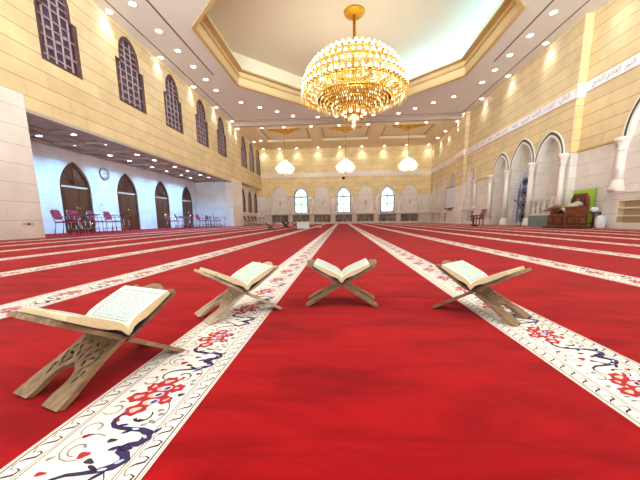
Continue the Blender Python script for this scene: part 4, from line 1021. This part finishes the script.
MB().box((0, 0, .04), (.3, .16, .08), 'black').build('case_body', t); MB().box((0, 0, .085), (.28, .14, .012), 'tablet').build('case_lid', t)

# ------------------------------------------------------------------ right side furniture
t = thing('projection_screen', 'large pale blank screen hung on the right wall over an arch', 'screen', (XR-.16, 27.75, 0))
MB().bx(0, .04, -1.25, 1.25, 1.36, 3.1, 'screen').build('panel', t)
b = MB(); b.slab(rect(-1.33, 1.33, 1.30, 3.16), [rect(-1.24, 1.24, 1.37, 3.09)], onX(-.01, 1), 0, .07, 'black'); b.build('frame', t)
for y in (-1.0, 1.0): MB().bx(.04, .2, y-.04, y+.04, 2.9, 3.0, 'black').build('wall_bracket', t)

t = thing('red_armchair', 'small reddish wooden armchair with side arms before the white right wall', 'armchair', (9.0, 20.3, 0), PI/2)
MB().box((0, .22, .42), (.5, .46, .08), 'maroon_dark').build('seat', t)
b = MB(); b.slab(rect(-.26, .26, .45, 1.0), [], lambda a, z, q: (a, -.02-(z-.45)*.25+q, z), 0, .06, 'carved'); b.build('backrest', t)
for s in (-1, 1):
    MB().box((s*.25, .42, .3), (.05, .05, .6), 'carved').build('leg', t); MB().box((s*.25, 0, .3), (.05, .05, .6), 'carved').build('leg', t)
    MB().box((s*.25, .2, .62), (.06, .5, .04), 'carved').build('armrest', t)
t = thing('side_table', 'dark little table with a pale jug beside the red armchair', 'table', (8.9, 21.2, 0))
MB().lathe([(.26, .55), (.26, .59)], 'carved_dark', 16).build('table_top', t); MB().lathe([(.2, 0), (.05, .05), (.05, .56)], 'carved_dark', 12).build('pedestal', t)
o = MB(); o.lathe([(.06, 0), (.08, .08), (.03, .2), (.045, .24)], 'white_cloth', 12); tag(o.build('water_jug', loc=(8.9, 21.2, .59)), 'pale jug on the dark side table by the red armchair', 'jug')

t = thing('microphone_stand', 'black boom microphone stand before the ironwork niche', 'microphone stand', (9.0, 15.95, 0))
for a in range(3): MB().tube([(0, 0, .06), (.26*math.cos(a*2.1), .26*math.sin(a*2.1), .012)], .011, 'black', 6).build('leg', t)
MB().tube([(0, 0, .03), (0, 0, .88)], .013, 'black', 6).build('pole', t)
MB().tube([(0, -.12, .80), (0, .62, 1.28)], .011, 'black', 6).build('boom', t)
MB().tube([(0, .60, 1.27), (0, .74, 1.36)], [.03, .024], 'black', 8).build('microphone', t)

t = thing('carved_throne', 'large carved brown wooden preacher chair beside the green board', 'chair', (9.05, 12.78, 0), PI/2)
t.scale = (.92, .92, .92)
# local: +y points into the hall (towards -x in the world), x along the wall
MB().box((0, .12, .04), (1.1, 1.25, .08), 'carved_dark').build('plinth', t)
b = MB(); b.box((0, .1, .33), (1.0, .95, .50), 'carved')
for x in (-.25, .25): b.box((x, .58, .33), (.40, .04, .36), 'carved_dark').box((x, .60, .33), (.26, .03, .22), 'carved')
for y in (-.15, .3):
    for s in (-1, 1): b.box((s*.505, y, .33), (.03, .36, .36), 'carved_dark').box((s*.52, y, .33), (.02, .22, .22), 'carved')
b.build('seat_box', t)
MB().box((0, .12, .61), (.9, .8, .06), 'maroon_dark').build('cushion', t)
b = MB(); o8 = [(-.46, .08), (.46, .08), (.46, 1.22), (.30, 1.46), (-.30, 1.46), (-.46, 1.22)]
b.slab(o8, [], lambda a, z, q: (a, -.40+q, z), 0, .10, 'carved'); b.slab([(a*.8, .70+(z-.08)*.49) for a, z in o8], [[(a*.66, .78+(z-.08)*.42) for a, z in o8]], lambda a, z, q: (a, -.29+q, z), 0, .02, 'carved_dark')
b.lathe([(0, -.01), (.12, 0), (.16, .02), (0, .05)], 'carved_dark', 12, T=Matrix.Translation((0, -.29, 1.12)) @ Matrix.Rotation(-PI/2, 4, 'X')); b.build('backrest', t)
for s in (-1, 1):
    b = MB(); b.box((s*.46, .08, .72), (.09, .85, .28), 'carved'); b.box((s*.46, .10, .88), (.13, .9, .06), 'carved'); b.build('armrest', t)
o = MB(); 
def cloth():
    m = MB(); n = 10; vs = []
    for i in range(n+1):
        for j in range(n+1):
            u = i/n; v = j/n; x = -.34+.6*u; y = -.22+.62*v; z = .74+.16*math.sin(u*7+1)*math.sin(v*5)*.4+.34*(1-v)**1.2*(.6+.4*math.sin(u*3)); vs.append((x, y, z))
    m.add(vs, [(i*(n+1)+j, (i+1)*(n+1)+j, (i+1)*(n+1)+j+1, i*(n+1)+j+1) for i in range(n) for j in range(n)], 'grey_cloth', True)
    vs2 = [(x, y, z-.05) for x, y, z in vs]; m.add(vs2, [(i*(n+1)+j, (i+1)*(n+1)+j, (i+1)*(n+1)+j+1, i*(n+1)+j+1) for i in range(n) for j in range(n)], 'grey_cloth', True)
    return m
tag(cloth().build('draped_cloth', loc=(9.05, 12.78, -.02), rotz=PI/2), 'grey crumpled cloth draped over the carved brown chair', 'cloth')
t = thing('wooden_lectern', 'low reddish wooden lectern standing before the carved brown chair', 'lectern', (9.15, 13.74, 0), PI/2)
MB().box((0, 0, .03), (.5, .4, .06), 'carved_dark').build('base', t); MB().box((0, 0, .40), (.12, .12, .68), 'carved').build('post', t)
b = MB(); b.slab(rect(-.38, .38, -.26, .26), [], lambda a, y, q: (a, y, .82-y*.45+q), 0, .04, 'carved'); b.build('slanted_top', t)
MB().box((0, .27, .72), (.76, .03, .06), 'carved').build('book_ledge', t)
b = MB(); b.add([(9.88, 12.85, .01), (9.88, 14.03, .01), (9.97, 14.03, 1.54), (9.97, 12.85, 1.54), (9.91, 12.85, .01), (9.91, 14.03, .01), (10.0, 14.03, 1.54), (10.0, 12.85, 1.54)], [(0, 1, 2, 3), (4, 5, 6, 7), (0, 1, 5, 4), (1, 2, 6, 5), (2, 3, 7, 6), (3, 0, 4, 7)], 'lime')
tag(b.build('green_board'), 'plain lime green board leaning on the white right wall', 'board')
t = thing('plant_stand', 'small dark stand carrying white cloth right of the green board', 'stand', (9.66, 12.42, 0)); t.scale = (.75, .75, .95)
MB().box((0, 0, .62), (.4, .44, .04), 'carved_dark').build('top', t)
for sx in (-1, 1):
    for sy in (-1, 1): MB().box((sx*.16, sy*.18, .3), (.04, .04, .6), 'carved_dark').build('leg', t)
MB().box((0, 0, .2), (.34, .38, .03), 'carved_dark').build('shelf', t)
def bundle(r, seed):
    m = MB(); rnd = random.Random(seed); n, k = 14, 9; vs = []; fs = []
    for j in range(k+1):
        for i in range(n):
            a = 2*PI*i/n; p = PI*j/k; rr = r*(1+.16*math.sin(3*a+seed)*math.sin(2*p)+rnd.uniform(-.08, .08)); vs.append((rr*math.sin(p)*math.cos(a), rr*math.sin(p)*math.sin(a)*1.1, r*.7-rr*.7*math.cos(p)))
    for j in range(k):
        for i in range(n): fs.append((j*n+i, j*n+(i+1) % n, (j+1)*n+(i+1) % n, (j+1)*n+i))
    m.add(vs, fs, 'white_cloth', True); return m
tag(bundle(.13, 3).build('white_bundle', loc=(9.66, 12.42, .616)), 'white crumpled cloth bundle on top of the small dark stand', 'cloth')
bg_ = tag(bundle(.2, 5).build('white_bundle', loc=(9.66, 12.07, 0)), 'white crumpled bag on the carpet by the small dark stand', 'bag'); bg_.scale = (.8, .8, 1.7)
outlet((XN+.03, 12.5, .42), 'x', 'small outlet on the white wall right of the green board').rotation_euler[2] = PI

# ------------------------------------------------------------------ world, camera, view
w = bpy.data.worlds.new('world'); S.world = w; w.use_nodes = True
bg = w.node_tree.nodes['Background']; bg.inputs[1].default_value = 1.0
# daylight from outside behind the camera: soft sky above the horizon, strong white fill added below it to brighten the ceiling
_nt = w.node_tree; _tc = _nt.nodes.new('ShaderNodeTexCoord'); _sp = _nt.nodes.new('ShaderNodeSeparateXYZ'); _nt.links.new(_tc.outputs['Generated'], _sp.inputs[0])
_gt = _nt.nodes.new('ShaderNodeMapRange'); _gt.inputs['From Min'].default_value = -.03; _gt.inputs['From Max'].default_value = .03; _nt.links.new(_sp.outputs['Z'], _gt.inputs['Value'])
_mx = _nt.nodes.new('ShaderNodeMix'); _mx.data_type = 'RGBA'; _mx.inputs['A'].default_value = (13.5, 15.2, 15.2, 1); _mx.inputs['B'].default_value = (1.0, 1.1, 1.15, 1)
_nt.links.new(_gt.outputs['Result'], _mx.inputs['Factor']); _nt.links.new(_mx.outputs['Result'], bg.inputs[0])
Fpx, CXp, CYp = 300., 320., 268.6
vp = Vector((341.5-CXp, 219.7-CYp, Fpx)); d = vp.normalized()
n = vp.cross(Vector((1, -.0118, 0))).normalized()
if n.y > 0: n = -n
r = d.cross(n).normalized()
if r.x < 0: r = -r
Mx = Matrix((r, d, n)).transposed()       # camera = Mx @ world
cam = bpy.data.cameras.new('camera'); co = bpy.data.objects.new('camera', cam); COL.objects.link(co)
rows = [Vector(Mx[0]), -Vector(Mx[1]), -Vector(Mx[2])]
co.matrix_world = Matrix.Translation((0, 0, .44)) @ Matrix(rows).transposed().to_4x4()
cam.sensor_width = 36; cam.sensor_fit = 'HORIZONTAL'; cam.lens = Fpx/640*36; cam.shift_y = (CYp-240)/640; cam.clip_start = .02; cam.clip_end = 200
S.camera = co
S.view_settings.view_transform = 'Standard'; S.view_settings.look = 'None'; S.view_settings.gamma = 1; S.view_settings.exposure = 0.22
S.view_settings.use_curve_mapping = False
S.cycles.max_bounces = 6; S.cycles.diffuse_bounces = 4; S.cycles.caustics_reflective = False; S.cycles.caustics_refractive = False
S.cycles.sample_clamp_indirect = 4
